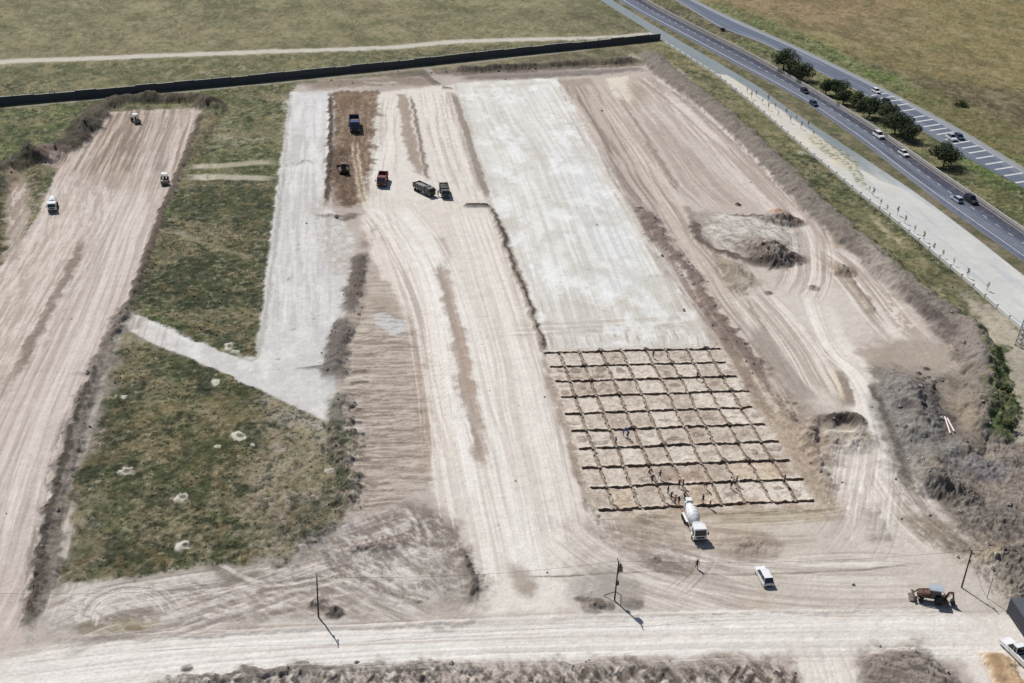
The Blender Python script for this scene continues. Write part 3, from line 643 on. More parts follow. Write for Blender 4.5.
line([(500,577),(560,576),(620,573),(660,571.5),(690,574),(740,574.5),(800,573),(860,570),(905,565),(930,562)], .20, (112,100,92), .85, f=.12, w=.12, dh=-.06)
line([(770,607),(840,606),(905,604)], .2, (140,128,118), .6, f=.12, w=.15)  # cast shadow of the overhead wire, painted on the soil
tracks([(698,545),(690,570),(660,600)], 2, 4, [(172,160,148),(216,208,200)], a=.5, seed=22)
tracks([(640,572),(720,590),(800,600),(900,600)], 6, 9, [(168,156,146),(212,205,196)], a=.5, seed=23)
tracks([(560,530),(620,570),(700,595),(790,612)], 6, 6, [(170,160,150),(214,206,198)], a=.45, seed=24)
tracks([(770,560),(850,555),(930,560)], 4, 4, [(170,158,148),(210,203,195)], a=.45, seed=25)
area([(745,595),(768,592),(774,612),(750,614)], (176,158,138), f=2, w=1.5, a=.7)
# ---- unsurfaced road along the foot of the picture
RO = [(-120,700),(0,664),(60,646),(150,638),(256,632),(380,627),(512,622),(640,617),(768,613),(900,612),(1000,616),(1100,640),(1100,720),(990,700),(960,660),(900,645),(830,650),(768,656),(640,659),(512,660),(380,663),(256,669),(150,684),(60,710)]
area(RO, (209,202,194), f=1.0, w=.7, flat=.05)
area([(20,664),(256,642),(512,634),(800,622),(960,622),(960,640),(800,645),(512,655),(256,660),(60,684)], (219,214,208), f=2.5, w=2, a=.8)
tracks([(0,680),(150,662),(300,650),(512,640),(768,632),(960,628)], 4.5, 18, [(186,176,168),(222,218,212)], a=.5, seed=26, dh=-.03)
line([(60,640),(150,636),(256,631),(380,626),(500,621)], .5, (158,146,138), .6, f=.4, w=.5, dh=.2)
line([(520,621),(640,615),(768,611),(900,610)], .5, (170,158,150), .5, f=.4, w=.6, dh=.1)
# junction leaving downwards
area([(795,652),(850,648),(866,700),(890,760),(800,760),(806,700)], (208,201,192), f=1.5, w=1)
tracks([(825,640),(838,670),(850,700)], 2.5, 4, [(184,174,166),(222,216,208)], a=.5, seed=27)
# rough ditch below the road
DI = [(150,690),(256,671),(380,665),(512,662),(640,661),(768,658),(796,660),(808,700),(808,760),(100,760)]
area(DI, (166,154,144), f=.8, w=.8)
area(DI, (104,94,86), f=.8, w=.8, a=.8, patch=(fbm(GX*.7, GY*.25, 95, 4, .7)*2-1,-.05,.25), r=.35)
line([(150,688),(256,673),(340,668)], 1.0, (82,74,68), .85, f=.4, w=.6, dh=.3, r=.3)
line([(560,665),(620,670),(680,668),(760,662)], 2.0, (122,112,102), .8, f=1, w=.8, dh=.4, r=.2)
line([(180,678),(300,672),(420,670),(500,668)], 1.6, (112,103,96), .7, f=.8, w=1.4, dh=.35, r=.3)
line([(558,660),(562,664),(575,668)], .6, (84,76,70), .8, f=.3, w=.4, dh=.4)
for i in range(190):
    x0 = random.uniform(170, 800); y0 = random.uniform(665 if x0 > 300 else 673, 690)
    line([(x0,y0),(x0-random.uniform(2,9),y0+random.uniform(5,16))], random.uniform(.15,.45), random.choice([(70,62,58),(88,80,74),(198,188,178),(160,150,140)]), .85, f=.15, w=.3, dh=.14)
for i in range(12):
    heap(random.uniform(180, 800), random.uniform(668, 700), random.uniform(.4, 1.1), random.uniform(.15, .45), random.choice([(92,84,78),(140,130,120)]), r_=.3)
# mound at bottom right
area([(862,655),(880,645),(920,645),(945,660),(965,690),(960,760),(880,760),(866,700)], (124,114,106), f=1.2, w=1.0, dh=1.0, hf=4, r=.4)
for k in range(5): line([(875+k*3,652+k*6),(905+k*4,650+k*6),(935+k*4,664+k*6),(950+k*4,684+k*6)], .4, (158,148,138) if k%2 else (92,84,78), .7, f=.3, w=.4, dh=.12)
line([(862,655),(890,650),(925,648)], .7, (196,186,176), .7, f=.5, w=.6)
# earth heap bottom right
line([(992,648),(1000,662),(1012,684),(1022,700)], 2.3, (186,156,122), .95, f=1, w=.7, dh=1.3)
line([(990,652),(998,670),(1006,690)], .7, (124,102,78), .7, f=.5, w=.5)
area([(1000,570),(1012,560),(1060,560),(1060,610),(1012,604)], (106,98,90), f=2, w=1.5, a=.8, dh=.9, r=.6)


# ---- drag marks over the whole site
DKs, LTs = (150,136,124), (216,209,201)
brush([(152,100),(120,180),(78,270),(20,400),(-60,560)], 26, (158,142,131), (206,197,190), .5, fo=1.2, fs=.02, seed=1, dh=.03)
brush([(150,104),(138,135),(118,178)], 22, (116,98,86), (196,182,170), .7, fo=1.1, fs=.03, seed=2, t=.02, dh=.05)
brush([(185,108),(158,180),(118,290),(60,440),(10,610)], 9, (164,152,144), (214,206,199), .5, fo=1.3, fs=.02, seed=3)
brush([(60,180),(52,230),(10,300),(-40,370)], 14, (160,147,138), (214,205,198), .5, fo=1.2, fs=.14, seed=4, dh=.04)
brush([(30,470),(10,560),(-30,640)], 14, (168,158,150), (216,210,204), .45, fo=1.0, fs=.02, seed=5)
brush([(310,95),(300,220),(292,340)], 9, (166,162,160), (222,220,218), .35, fo=1.0, fs=.05, seed=6)
brush([(440,90),(455,150),(475,205)], 8, DKs, (222,216,209), .5, fo=1.4, fs=.025, seed=7)
brush([(388,95),(384,150),(382,200)], 4.5, (160,148,136), (222,216,209), .5, fo=1.4, fs=.03, seed=8)
brush([(385,205),(420,255),(445,320),(462,400),(478,480),(505,600)], 8, (184,173,163), (228,223,217), .55, fo=1.6, fs=.012, seed=9, meander=2)
brush([(480,210),(505,280),(535,380),(560,480),(580,560)], 9, (184,172,162), (225,220,213), .5, fo=1.9, fs=.012, seed=10, t=.03)
brush([(500,210),(525,290),(553,380),(578,470),(596,540)], 3.5, (158,146,136), (214,206,198), .6, fo=1.8, fs=.02, seed=11)
brush([(372,212),(392,250),(414,300),(428,360),(436,430),(440,480)], 4, (150,134,122), (216,206,194), .65, fo=1.8, fs=.02, seed=12, dh=.04)
brush([(505,84),(560,180),(620,340)], 17, (190,185,178), (230,230,229), .42, fo=1.3, fs=.015, seed=13, t=.03)
brush([(550,84),(622,192),(700,330)], 5, (166,156,148), (224,218,212), .5, fo=1.3, fs=.02, seed=14)
brush([(500,330),(600,326),(700,318)], 4, (164,154,142), (224,218,210), .55, fo=1.1, fs=.03, seed=15)
for i in range(38):
    x0 = 550+i*4.1+random.uniform(-1.5,1.5); y0 = random.uniform(326,336); line([(x0,y0),(x0+4,y0+random.uniform(8,14))], .16, (226,222,216) if i%3 else (150,138,126), random.uniform(.4,.85), f=.1, w=.15)
brush([(645,75),(690,112),(740,160),(788,210),(808,240),(806,275),(796,300)], 7, (156,142,133), (214,205,196), .75, fo=1.0, fs=.018, seed=16, t=.02, dh=.04)
brush([(622,82),(660,130),(700,180),(730,210)], 13, (150,136,128), (202,192,184), .6, fo=.7, fs=.02, seed=17)
brush([(668,78),(712,118),(760,165),(796,205),(812,235)], 3.2, (164,150,140), (220,211,202), .75, fo=1.5, fs=.02, seed=18)
brush([(575,84),(612,150),(655,215),(700,280),(750,345),(800,420)], 8, (128,114,105), (196,185,174), .7, fo=.8, fs=.02, seed=19, t=.02, dh=.06)
brush([(590,84),(628,140),(662,195),(690,240),(720,290),(750,330)], 2.2, (158,144,132), (208,198,186), .8, fo=1.6, fs=.02, seed=20)
area([(745,283),(760,295),(790,325),(820,365),(835,405),(800,402),(770,360),(742,310)], (200,192,182), f=2, w=1.5, a=.7)
brush([(748,290),(775,322),(802,358),(826,400)], 6, (154,142,130), (222,215,205), .8, fo=1.1, fs=.015, seed=21, t=.02, dh=.05)
line([(751,322),(772,351),(790,375),(803,391),(817,406)], 1.7, (148,138,128), .85, f=.4, w=.3, dh=-.1)
line([(745,296),(758,318),(768,335)], .5, (132,118,106), .6, f=.3, w=.4)
brush([(806,290),(820,330),(834,354),(856,372),(869,394),(875,422),(884,460)], 3.0, (186,174,162), (230,225,218), .7, fo=1.4, fs=.02, seed=22)
line([(837,366),(847,391),(853,410)], .8, (134,120,108), .8, f=.35, w=.3, dh=.2); line([(829,362),(838,385),(843,402)], .35, (206,196,170), .7, f=.2, w=.2)
brush([(818,245),(840,262),(862,288),(888,320),(915,348)], 6, (150,136,124), (222,214,205), .75, fo=1.1, fs=.02, seed=23, t=.02, dh=.06)
line([(844,276),(858,290),(866,300),(875,319)], .9, (134,120,106), .7, f=.5, w=.4, dh=.2)
area([(856,352),(890,344),(925,340),(956,346),(950,368),(931,378),(895,366),(862,364)], (158,146,134), f=1.5, w=1.2, a=.75)
area([(886,296),(893,298),(906,318),(910,336),(900,330),(890,312)], (216,206,196), f=.8, w=1.5, a=.7, patch=(n1,-.3,.2))
brush([(905,375),(925,405),(942,440),(958,480)], 7, (92,87,83), (140,135,131), .5, fo=.5, fs=.4, seed=24, dh=.05)
for i in range(26): heap(random.uniform(917,936), random.uniform(368,430), random.uniform(.4,.9), random.uniform(.3,.6), (78,72,72))
line([(886,428),(897,448),(906,470),(912,492)], .8, (88,78,70), .85, f=.4, w=.4, dh=.3)
brush([(868,440),(862,490),(855,540)], 6, (180,168,158), (228,222,215), .6, fo=1.2, fs=.03, seed=25)
brush([(885,470),(915,515),(960,555)], 6, (166,154,144), (222,214,206), .6, fo=1.0, fs=.03, seed=26)
brush([(620,560),(720,580),(820,590),(940,588)], 8, (164,152,142), (216,209,200), .55, fo=1.0, fs=.02, seed=27)
brush([(560,520),(610,560),(690,590),(760,612)], 7, (158,146,136), (216,209,200), .55, fo=1.0, fs=.02, seed=28)
brush([(620,522),(680,530),(760,540),(820,536)], 5, (146,132,118), (196,184,170), .55, fo=.9, fs=.04, seed=29)
brush([(700,520),(780,518),(850,510)], 3, (138,122,106), (200,188,170), .6, fo=1.3, fs=.03, seed=30)
brush([(-40,690),(150,660),(300,648),(512,640),(768,634),(1000,630)], 6.5, (190,181,173), (228,225,220), .45, fo=2.0, fs=.012, seed=31, t=.02)
brush([(30,640),(150,634),(256,629),(420,622),(600,616)], 1.6, (150,138,128), (206,198,190), .6, fo=2, fs=.03, seed=32, dh=.05)
# churned yard
brush([(40,636),(100,612),(170,600),(256,588),(330,578)], 7, (124,115,107), (204,197,190), .75, fo=1.0, fs=.03, seed=33, dh=.05)
brush([(86,628),(96,604),(120,592),(150,592),(168,606),(172,622)], 2.4, (136,126,118), (214,207,200), .8, fo=1.8, fs=.02, seed=34, dh=.06)
brush([(150,628),(200,610),(255,592),(300,575),(345,560)], 5, (128,116,108), (208,200,192), .7, fo=1.1, fs=.02, seed=35, dh=.07)
area([(204,566),(216,564),(238,572),(262,570),(256,580),(232,582),(218,576)], (126,118,106), f=.5, w=.5, a=.85)
area([(258,588),(290,580),(320,576),(336,592),(320,596),(285,594),(262,596)], (128,119,109), f=.5, w=.6, a=.85)
line([(250,588),(290,584),(330,576),(350,572)], .35, (206,198,190), .9, f=.2, w=.2, dh=-.05); line([(256,594),(300,590),(345,580)], .35, (206,198,190), .7, f=.2, w=.2)
line([(218,564),(240,574),(258,584)], .4, (200,192,184), .8, f=.2, w=.2)
brush([(300,560),(350,548),(405,530),(440,515)], 7, (122,111,104), (208,200,192), .75, fo=.9, fs=.05, seed=36, dh=.08)
brush([(360,560),(400,580),(440,600)], 8, (128,121,114), (206,200,194), .7, fo=.8, fs=.06, seed=37)
area([(400,507),(412,508),(436,518),(456,532),(458,542),(444,548),(430,546),(418,540)], (124,115,105), f=.5, w=.6, a=.9)
line([(404,506),(416,525),(421,545)], .3, (204,196,186), .75, f=.2, w=.15); line([(414,512),(426,528),(430,546)], .3, (204,196,186), .75, f=.2, w=.15)
line([(450,545),(462,556),(470,574),(472,592),(467,608)], 1.1, (124,114,106), .9, f=.5, w=.5, dh=.3); line([(458,548),(470,566),(475,584),(470,604)], .4, (82,74,70), .85, f=.25, w=.4, dh=.3)
line([(345,545),(365,548),(400,543),(418,540)], .5, (106,88,80), .85, f=.3, w=.6, dh=.2)
for k in range(14): line([(346+k*5,549-k*.5),(348+k*5,540-k*.6)], .25, (120,98,88), .6, f=.15, w=.3)
line([(303,610),(312,603),(320,608),(334,612),(345,612)], .35, (88,78,72), .85, f=.2, w=.5, dh=.25); line([(322,616),(336,617),(346,614)], .4, (80,72,66), .8, f=.25, w=.5, dh=.2)
brush([(380,315),(378,400),(372,500)], 8, (128,114,104), None, .4, fo=.12, fs=.9, seed=38, t=.0, dh=.04)
brush([(352,98),(352,150),(350,200)], 6, (98,80,66), (158,140,122), .6, fo=.9, fs=.12, seed=39, dh=.06)
brush([(80,400),(58,480),(40,580),(30,630)], 3, (84,76,70), (170,160,152), .65, fo=1.0, fs=.15, seed=40, dh=.12)
for q in ((640,540),(700,560),(655,560)): brush([(q[0]-40,q[1]-10),(q[0],q[1]),(q[0]+40,q[1]+14)], 3, (132,124,118), None, .5, fo=1.4, fs=.05, seed=42)


# ---- cut edges, ditch lines, damp patches and painted ridge shade that lie on top of the drag marks
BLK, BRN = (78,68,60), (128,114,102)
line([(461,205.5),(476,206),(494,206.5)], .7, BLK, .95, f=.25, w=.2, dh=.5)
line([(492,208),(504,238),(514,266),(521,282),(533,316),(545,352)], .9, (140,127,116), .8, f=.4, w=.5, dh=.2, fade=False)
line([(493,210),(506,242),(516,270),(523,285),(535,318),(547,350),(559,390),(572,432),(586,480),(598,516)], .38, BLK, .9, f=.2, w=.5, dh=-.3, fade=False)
line([(545,352),(556,390),(568,425),(581,470),(594,512)], 1.2, (148,132,118), .8, f=.5, w=.5)
line([(500,226),(509,248)], .9, BLK, .75, f=.4, w=.5)
line([(453,92),(463,122),(474,158),(489,200)], .9, (136,126,116), .85, f=.4, w=.3)
line([(442,262),(447,285),(452,312),(458,340),(463,368),(470,400),(476,425),(480,450),(485,474)], 1.1, (158,143,131), .7, f=.6, w=.5, dh=-.1)
line([(455,318),(462,345),(467,380),(473,405)], 1.0, (162,144,130), .6, f=.5, w=.6)
area([(398,94),(406,94),(414,130),(424,172),(416,170),(404,140)], (156,142,130), f=.6, w=.9, a=.85)
line([(411,95),(418,130),(424,160),(428,182)], .45, (122,110,98), .75, f=.3, w=.6)
line([(520,562),(522,580),(527,600)], 1.3, (158,146,134), .75, f=.8, w=.6)
area(PL, (186,181,172), f=.5, a=.5, patch=((fbm(GX*.16, GY*.10, 83, 5, .6)*2-1)*1.6,.1,.6)); area(PL, (228,228,227), f=.5, a=.55, patch=((fbm(GX*.2, GY*.12, 84, 5, .6)*2-1)*1.6,.15,.6))
line([(203,110),(178,174),(157,226),(132,298),(104,352)], .7, (88,76,66), .85, f=.35, w=.6, dh=.45, v=.1)
line([(132,300),(103,354),(83,410),(66,462),(50,530),(40,590),(29,632)], 1.6, (116,107,99), .8, f=.6, w=1.0, dh=.3, v=.0, r=.15)
line([(101,356),(80,412),(63,464),(47,532),(37,590),(26,634)], .5, (70,62,56), .9, f=.25, w=.6, dh=.3, v=0)
line([(82,238),(72,264),(60,288),(46,314),(32,342),(12,374)], .8, (128,115,104), .8, f=.5, w=.7, dh=.2)
line([(330,93),(330,150),(326,206)], .5, (70,60,54), .9, f=.25, w=.5)
area([(334,150),(344,148),(352,170),(356,200),(344,206),(332,180)], (86,68,54), f=1, w=1.2, a=.75)
for q in ((372,104),(376,114),(372,128),(370,146),(368,160),(334,108),(336,130)): area([(q[0]-4,q[1]-3),(q[0]+4,q[1]-2),(q[0]+5,q[1]+4),(q[0]-3,q[1]+4)], (96,78,64), f=1, w=2, a=.7)
line([(300,86),(340,83),(390,80),(446,80)], 3, (122,108,96), .7, f=1.5, w=1.6, patch=(n1,-.4,.3))
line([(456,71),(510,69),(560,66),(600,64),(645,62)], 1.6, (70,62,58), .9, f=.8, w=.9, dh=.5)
line([(640,206),(652,226),(665,246),(685,269),(704,300),(722,325),(745,352),(768,382)], 1.5, (112,98,90), .75, f=.8, w=1.4, dh=.4, r=.3)
line([(716,214),(745,216),(775,218),(795,214)], .6, (92,82,74), .85, f=.35, w=.9); line([(690,218),(698,238),(712,248),(735,256),(755,263),(790,266)], .8, (90,80,72), .85, f=.4, w=1)
area([(300,556),(345,524),(400,508),(404,520),(350,542),(315,560)], (146,136,128), f=1.5, w=2, a=.6, patch=(n1,-.5,.2))
area([(420,560),(452,552),(466,580),(462,604),(430,606)], (142,134,126), f=2, w=2, a=.6, patch=(n1,-.6,.2))
area([(180,600),(250,590),(300,596),(330,612),(250,622),(190,622)], (146,134,124), f=2, w=2, a=.55, patch=(n1+.5*n4,-.2,.3))
line([(640,562),(668,566),(700,570)], 1.0, (116,106,98), .7, f=.6, w=1); area([(596,572),(626,570),(646,598),(620,604),(588,606)], (150,143,135), f=2, w=2, a=.7)
line([(575,597),(590,604),(604,611)], .8, (98,88,80), .7, f=.5, w=1.1, dh=.2)
area([(862,505),(884,504),(884,545),(870,540)], (158,148,138), f=1.5, w=1.5, a=.6)
area([(600,524),(640,520),(668,520),(690,545),(664,556),(625,540)], (146,130,116), f=2, w=2, a=.55, patch=(n1,-.5,.2))


line([(905,374),(922,388),(938,408),(950,432),(962,458)], 2.2, (84,78,74), .75, f=1.0, w=.8, dh=-.3)  # right flank of the spoil ridge painted darker as shade
line([(876,386),(886,408),(894,432),(905,458),(912,486)], 3.2, (136,131,128), .7, f=1.5, w=.6)
line([(868,376),(880,404),(890,430),(902,462),(910,492)], .7, (82,74,66), .85, f=.4, w=.5)
area([(986,352),(1006,346),(1013,400),(1015,442),(994,436),(987,400)], (92,106,58), f=1, w=1.8, v=.45)
area([(990,400),(1012,396),(1015,440),(996,436)], (62,74,42), f=2, w=2, a=.5)
area([(900,512),(950,516),(990,530),(1000,552),(955,556),(918,540)], (128,116,102), f=1.5, w=1.6, a=.7, patch=(n1,-.6,.2))
# ---- churned, clodded texture where machines have been digging
ca = (fbm((GX+GY*.5)*1.5, (GY-GX*.5)*.45, 401, 4, .72)*2-1)*1.7; cb = (fbm((GX-GY*.6)*.5, (GY+GX*.6)*1.4, 402, 4, .72)*2-1)*1.7; cc_ = (fbm(GX*1.5, GY*1.1, 403, 4, .75)*2-1)*1.7
def churn(px, nz, cd, cl, a=.7, f=2, w=1.5, dh=.06):
    area(px, cd, f=f, w=w, a=a, patch=(-nz, .08, .5)); area(px, cl, f=f, w=w, a=a*.7, patch=(nz, .15, .6))
    P = WL(px); s_ = sub(P, f+3); m = smooth(-f, f, sdpoly(GX[s_], GY[s_], P)); z[s_] += dh*m*nz[s_]
churn([(60,596),(160,586),(300,568),(350,530),(400,508),(445,520),(470,565),(470,602),(400,612),(256,624),(60,634)], cb, (126,116,108), (208,200,193), .5)
churn([(300,556),(345,526),(400,508),(440,520),(455,545),(462,590),(400,600),(330,585)], ca, (112,103,97), (206,199,193), .6)
churn([(150,690),(256,672),(380,667),(512,664),(640,663),(768,660),(796,662),(808,700),(808,760),(100,760)], ca, (84,76,70), (196,186,176), .75, dh=.12)
churn([(862,655),(880,645),(920,645),(945,660),(965,690),(960,760),(880,760),(866,700)], cb, (92,84,78), (158,148,138), .6, dh=.08)
churn(CH, ca, (96,88,80), (150,141,132), .45, dh=.03); churn(SP, cc_, (98,94,92), (140,136,133), .35, dh=.02)
churn([(590,522),(668,518),(700,530),(700,570),(640,568),(590,552)], cb, (134,120,108), (204,194,182), .5)
churn([(716,348),(760,384),(810,408),(838,455),(846,515),(822,512),(782,442)], cc_, (124,108,94), (196,182,166), .55)
churn([(950,470),(1000,440),(1100,450),(1100,610),(1005,604),(960,560)], cc_, (84,76,70), (158,148,136), .6, dh=.12)
churn([(345,330),(370,300),(400,310),(424,350),(430,480),(400,504),(348,520)], (fbm(GX*.35, GY*1.9, 404, 4, .72)*2-1)*1.7, (120,106,96), (204,194,184), .5, dh=.06)
churn([(258,425),(345,438),(352,505),(300,552),(255,556)], cc_, (92,86,70), (178,168,150), .5)
churn(BR, cc_, (92,74,60), (156,138,120), .5, dh=.08)
churn([(640,60),(720,104),(800,184),(860,236),(905,280),(960,326),(985,370),(970,440),(955,370),(930,325),(880,280),(830,235),(780,185),(700,118),(655,78)], ca, (94,86,80), (142,133,126), .45, w=1, dh=.03)
for p_ in ((AP),): churn(p_, ca, (124,114,106), (214,208,200), .6)
churn([(30,640),(100,330),(128,304),(100,380),(80,430),(60,500),(45,600)], ca, (86,78,70), (170,160,152), .5, w=.6)
# verges along the highway
area(SR+HL[::-1], (92,94,66), f=.6, w=.5, v=.6)
area(SR+HL[::-1], (120,108,88), f=.6, w=.5, a=.7, patch=(n4,-.3,.3), v=.3)
area([(898,180.5),(911,180.5),(1024,262),(1100,316),(1100,332),(1024,275.6)], (126,114,98), f=.8, w=.5, a=.8, patch=(n4,-.6,.2), v=.2)

# the season's dull greens, and a slightly warmer, less pink soil
lum = col @ np.array([.30,.59,.11], np.float32)
kv = (.10+.16*veg)*np.clip(veg*1.6, 0, 1); col = col*(1-kv[..., None])+lum[..., None]*kv[..., None]*np.array([1.03,1.0,.92], np.float32)
ks = 1-np.clip(veg*2.5, 0, 1); col = col*(1+ks[..., None]*(np.array([.985,.99,.98], np.float32)-1))
# scattered bald spots, dry stalks and dark tussocks in the weeds
t1 = (fbm(GX*1.15, GY*1.15, 131, 4, .65)*2-1)*1.8; t2 = (fbm(GX*.5, GY*.42, 132, 5, .6)*2-1)*1.8
vm_ = (np.clip(veg*1.5, 0, 1)*farfade)
def vmix(c, m):
    global col
    col = col*(1-m[..., None])+lin(c).astype(np.float32)*m[..., None]
vmix((50,56,40), smooth(.1,.6,t2)*vm_*.65); vmix((158,150,126), smooth(.30,.8,t1-.3*t2)*vm_*.6); vmix((36,40,28), smooth(.15,.55,-t1)*vm_*.7); t4 = (fbm(GX*.12, GY*.10, 138, 4, .6)*2-1)*1.8; vmix((52,56,38), smooth(.1,.6,t4)*vm_*.45*smooth(330,300,GY)); vmix((134,124,98), smooth(.15,.6,-t4+.4*t1)*vm_*.4); vmix((120,104,76), smooth(.15,.6,-t2)*vm_*.40); vmix((96,106,58), smooth(.1,.5,(fbm(GX*.25,GY*.22,137,4,.6)*2-1)*1.8)*vm_*.15)
tf = (fbm(GX*.16, GY*.10, 141, 5, .65)*2-1)*1.8; tg = (fbm(GX*.6, GY*.3, 142, 4, .7)*2-1)*1.8; fm = smooth(300, 380, GY)*np.clip(veg*4, 0, 1)
vmix((84,84,56), smooth(.1,.7,tf)*fm*.5); vmix((150,140,106), smooth(.1,.8,-tf)*fm*.35); vmix((64,64,46), smooth(.25,.9,tg)*fm*.5); vmix((158,150,118), smooth(.35,.9,-tg)*fm*.4)
# crumbs and clods on the bare soil
t3 = (fbm(GX*1.7, GY*1.4, 133, 4, .7)*2-1)*1.8
vmix((126,114,104), smooth(.3,.9,t3)*ks*farfade*.13); vmix((222,216,208), smooth(.4,1.0,-t3)*ks*farfade*.10)
# ---- overall grain of bare soil and relief
soil = 1-np.clip(veg*1.4, 0, 1)
g = 1+(.030*n1+.06*nb+.02*n4)*farfade*soil + (.20*n1+.18*nb+.12*n4)*veg*farfade
g = g+(rub*(.14*n1+.10*nb))
col = col*g[..., None]
z += farfade*(.035*n1+.02*nb)*soil
z += farfade*veg*(.22*n1+.12*nb+.20*np.clip(n4, 0, 1))
z += farfade*rub*(.09*n1+.05*nb+.10*n4)

# roads, wall footings and the footing pad sit on level ground
def level(px, zz, f=1.5, raw=False):
    P = np.asarray(px, float) if raw else WL(px); s = sub(P, f+1); m = smooth(-f, 0, sdpoly(GX[s], GY[s], P)); z[s] = z[s]*(1-m)+zz*m
level(SL+HR[::-1], -.06, 2.5); level(AL+AR[::-1], -.06, 2.5)
level([(0,103),(256,80),(512,53),(661,38),(661,42),(512,58),(256,86),(0,109),(-120,118),(-120,110)], 0.0, 2)
# the footing pad's own frame: lanes run along Y
PX0, PX1, PY0, PY1 = 36.9, 76.2, 145.0, 202.6
level([(PX0,PY0),(PX1,PY0),(PX1,PY1),(PX0,PY1)], -.02, 2.5, raw=True)
level([(PX0+.6,PY0+.6),(PX1-.6,PY0+.6),(PX1-.6,PY1-.6),(PX0+.6,PY1-.6)], -1.6, .25, raw=True)

# material shared by the bare ground and the pad
def ground_material(name, fine=True):
    m = bpy.data.materials.new(name); m.use_nodes = True; nt = m.node_tree; N = nt.nodes; L = nt.links; b = N['Principled BSDF']
    at = N.new('ShaderNodeAttribute'); at.attribute_name = 'soil'
    tc = N.new('ShaderNodeTexCoord')
    n1_ = N.new('ShaderNodeTexNoise'); n1_.inputs['Scale'].default_value = 2.2; n1_.inputs['Detail'].default_value = 6; n1_.inputs['Roughness'].default_value = .7
    n2_ = N.new('ShaderNodeTexNoise'); n2_.inputs['Scale'].default_value = .35; n2_.inputs['Detail'].default_value = 4
    L.new(tc.outputs['Object'], n1_.inputs['Vector']); L.new(tc.outputs['Object'], n2_.inputs['Vector'])
    r1 = N.new('ShaderNodeMapRange'); r1.inputs[1].default_value = .25; r1.inputs[2].default_value = .75; r1.inputs[3].default_value = .88; r1.inputs[4].default_value = 1.10
    L.new(n1_.outputs['Fac'], r1.inputs[0])
    r2 = N.new('ShaderNodeMapRange'); r2.inputs[1].default_value = .3; r2.inputs[2].default_value = .7; r2.inputs[3].default_value = .95; r2.inputs[4].default_value = 1.05
    L.new(n2_.outputs['Fac'], r2.inputs[0])
    mu = N.new('ShaderNodeMath'); mu.operation = 'MULTIPLY'; L.new(r1.outputs[0], mu.inputs[0]); L.new(r2.outputs[0], mu.inputs[1])
    vm = N.new('ShaderNodeVectorMath'); vm.operation = 'SCALE'; L.new(at.outputs['Color'], vm.inputs[0]); L.new(mu.outputs[0], vm.inputs['Scale'])
    L.new(vm.outputs[0], b.inputs['Base Color']); b.inputs['Roughness'].default_value = .96; b.inputs['Specular IOR Level'].default_value = .15
    bp = N.new('ShaderNodeBump'); bp.inputs['Strength'].default_value = .3; bp.inputs['Distance'].default_value = .12
    L.new(n1_.outputs['Fac'], bp.inputs['Height']); L.new(bp.outputs[0], b.inputs['Normal'])
    return m
M_GROUND = ground_material('bare_soil_and_pasture')

def grid_mesh(name, X, Y, Z, colr, m, kind='structure', flat=False):
    nr, nc = X.shape; me = bpy.data.meshes.new(name)
    co = np.stack([X, Y, Z], -1).reshape(-1, 3).astype(np.float32)
    idx = np.arange(nr*nc).reshape(nr, nc)
    q = np.stack([idx[:-1, :-1], idx[:-1, 1:], idx[1:, 1:], idx[1:, :-1]], -1).reshape(-1, 4)
    me.vertices.add(len(co)); me.vertices.foreach_set('co', co.ravel())
    me.loops.add(q.size); me.loops.foreach_set('vertex_index', q.ravel().astype(np.int32))
    me.polygons.add(len(q)); me.polygons.foreach_set('loop_start', (np.arange(len(q))*4).astype(np.int32))
    me.polygons.foreach_set('loop_total', np.full(len(q), 4, np.int32)) if False else None
    me.polygons.foreach_set('use_smooth', np.full(len(q), not flat))
    a = me.color_attributes.new('soil', 'FLOAT_COLOR', 'POINT')
    c4 = np.concatenate([colr.reshape(-1, 3), np.ones((len(co), 1))], 1).astype(np.float32); a.data.foreach_set('color', c4.ravel())
    me.update(calc_edges=True); me.materials.append(m)
    o = bpy.data.objects.new(name, me); C.objects.link(o)
    if kind: o['kind'] = kind
    return o
calb = np.clip(col/KREF, .01, .8)
ground = grid_mesh('ground', GX, GY, z, calb, M_GROUND)

def gz(x, y):
    """ground height at a point"""
    r = int(np.clip(np.searchsorted(ys, y), 1, NR-1)); s_ = x/max(y, 60); c = int(np.clip(np.searchsorted(ss, s_), 1, NC-1))
    return float(z[r, c])
def GP(x, y, dz=0.0):
    p = W(x, y); return Vector((p[0], p[1], gz(*p)+dz))

# ================================================================== SHEETS: pad, roads
def polyres(px, n):
    P = WL(px); d = np.r_[0, np.cumsum(np.linalg.norm(np.diff(P, axis=0), axis=1))]
    t = np.linspace(0, d[-1], n); return np.stack([np.interp(t, d, P[:, 0]), np.interp(t, d, P[:, 1])], 1)
def smoothpoly(P, k=9):
    Q = P.copy()
    for _ in range(k): Q[1:-1] = .25*Q[:-2]+.5*Q[1:-1]+.25*Q[2:]
    return Q
def ribbon(A, B, nu):
    u = np.linspace(0, 1, nu)[None, :, None]; G = A[:, None, :]*(1-u)+B[:, None, :]*u
    return G[..., 0], G[..., 1]

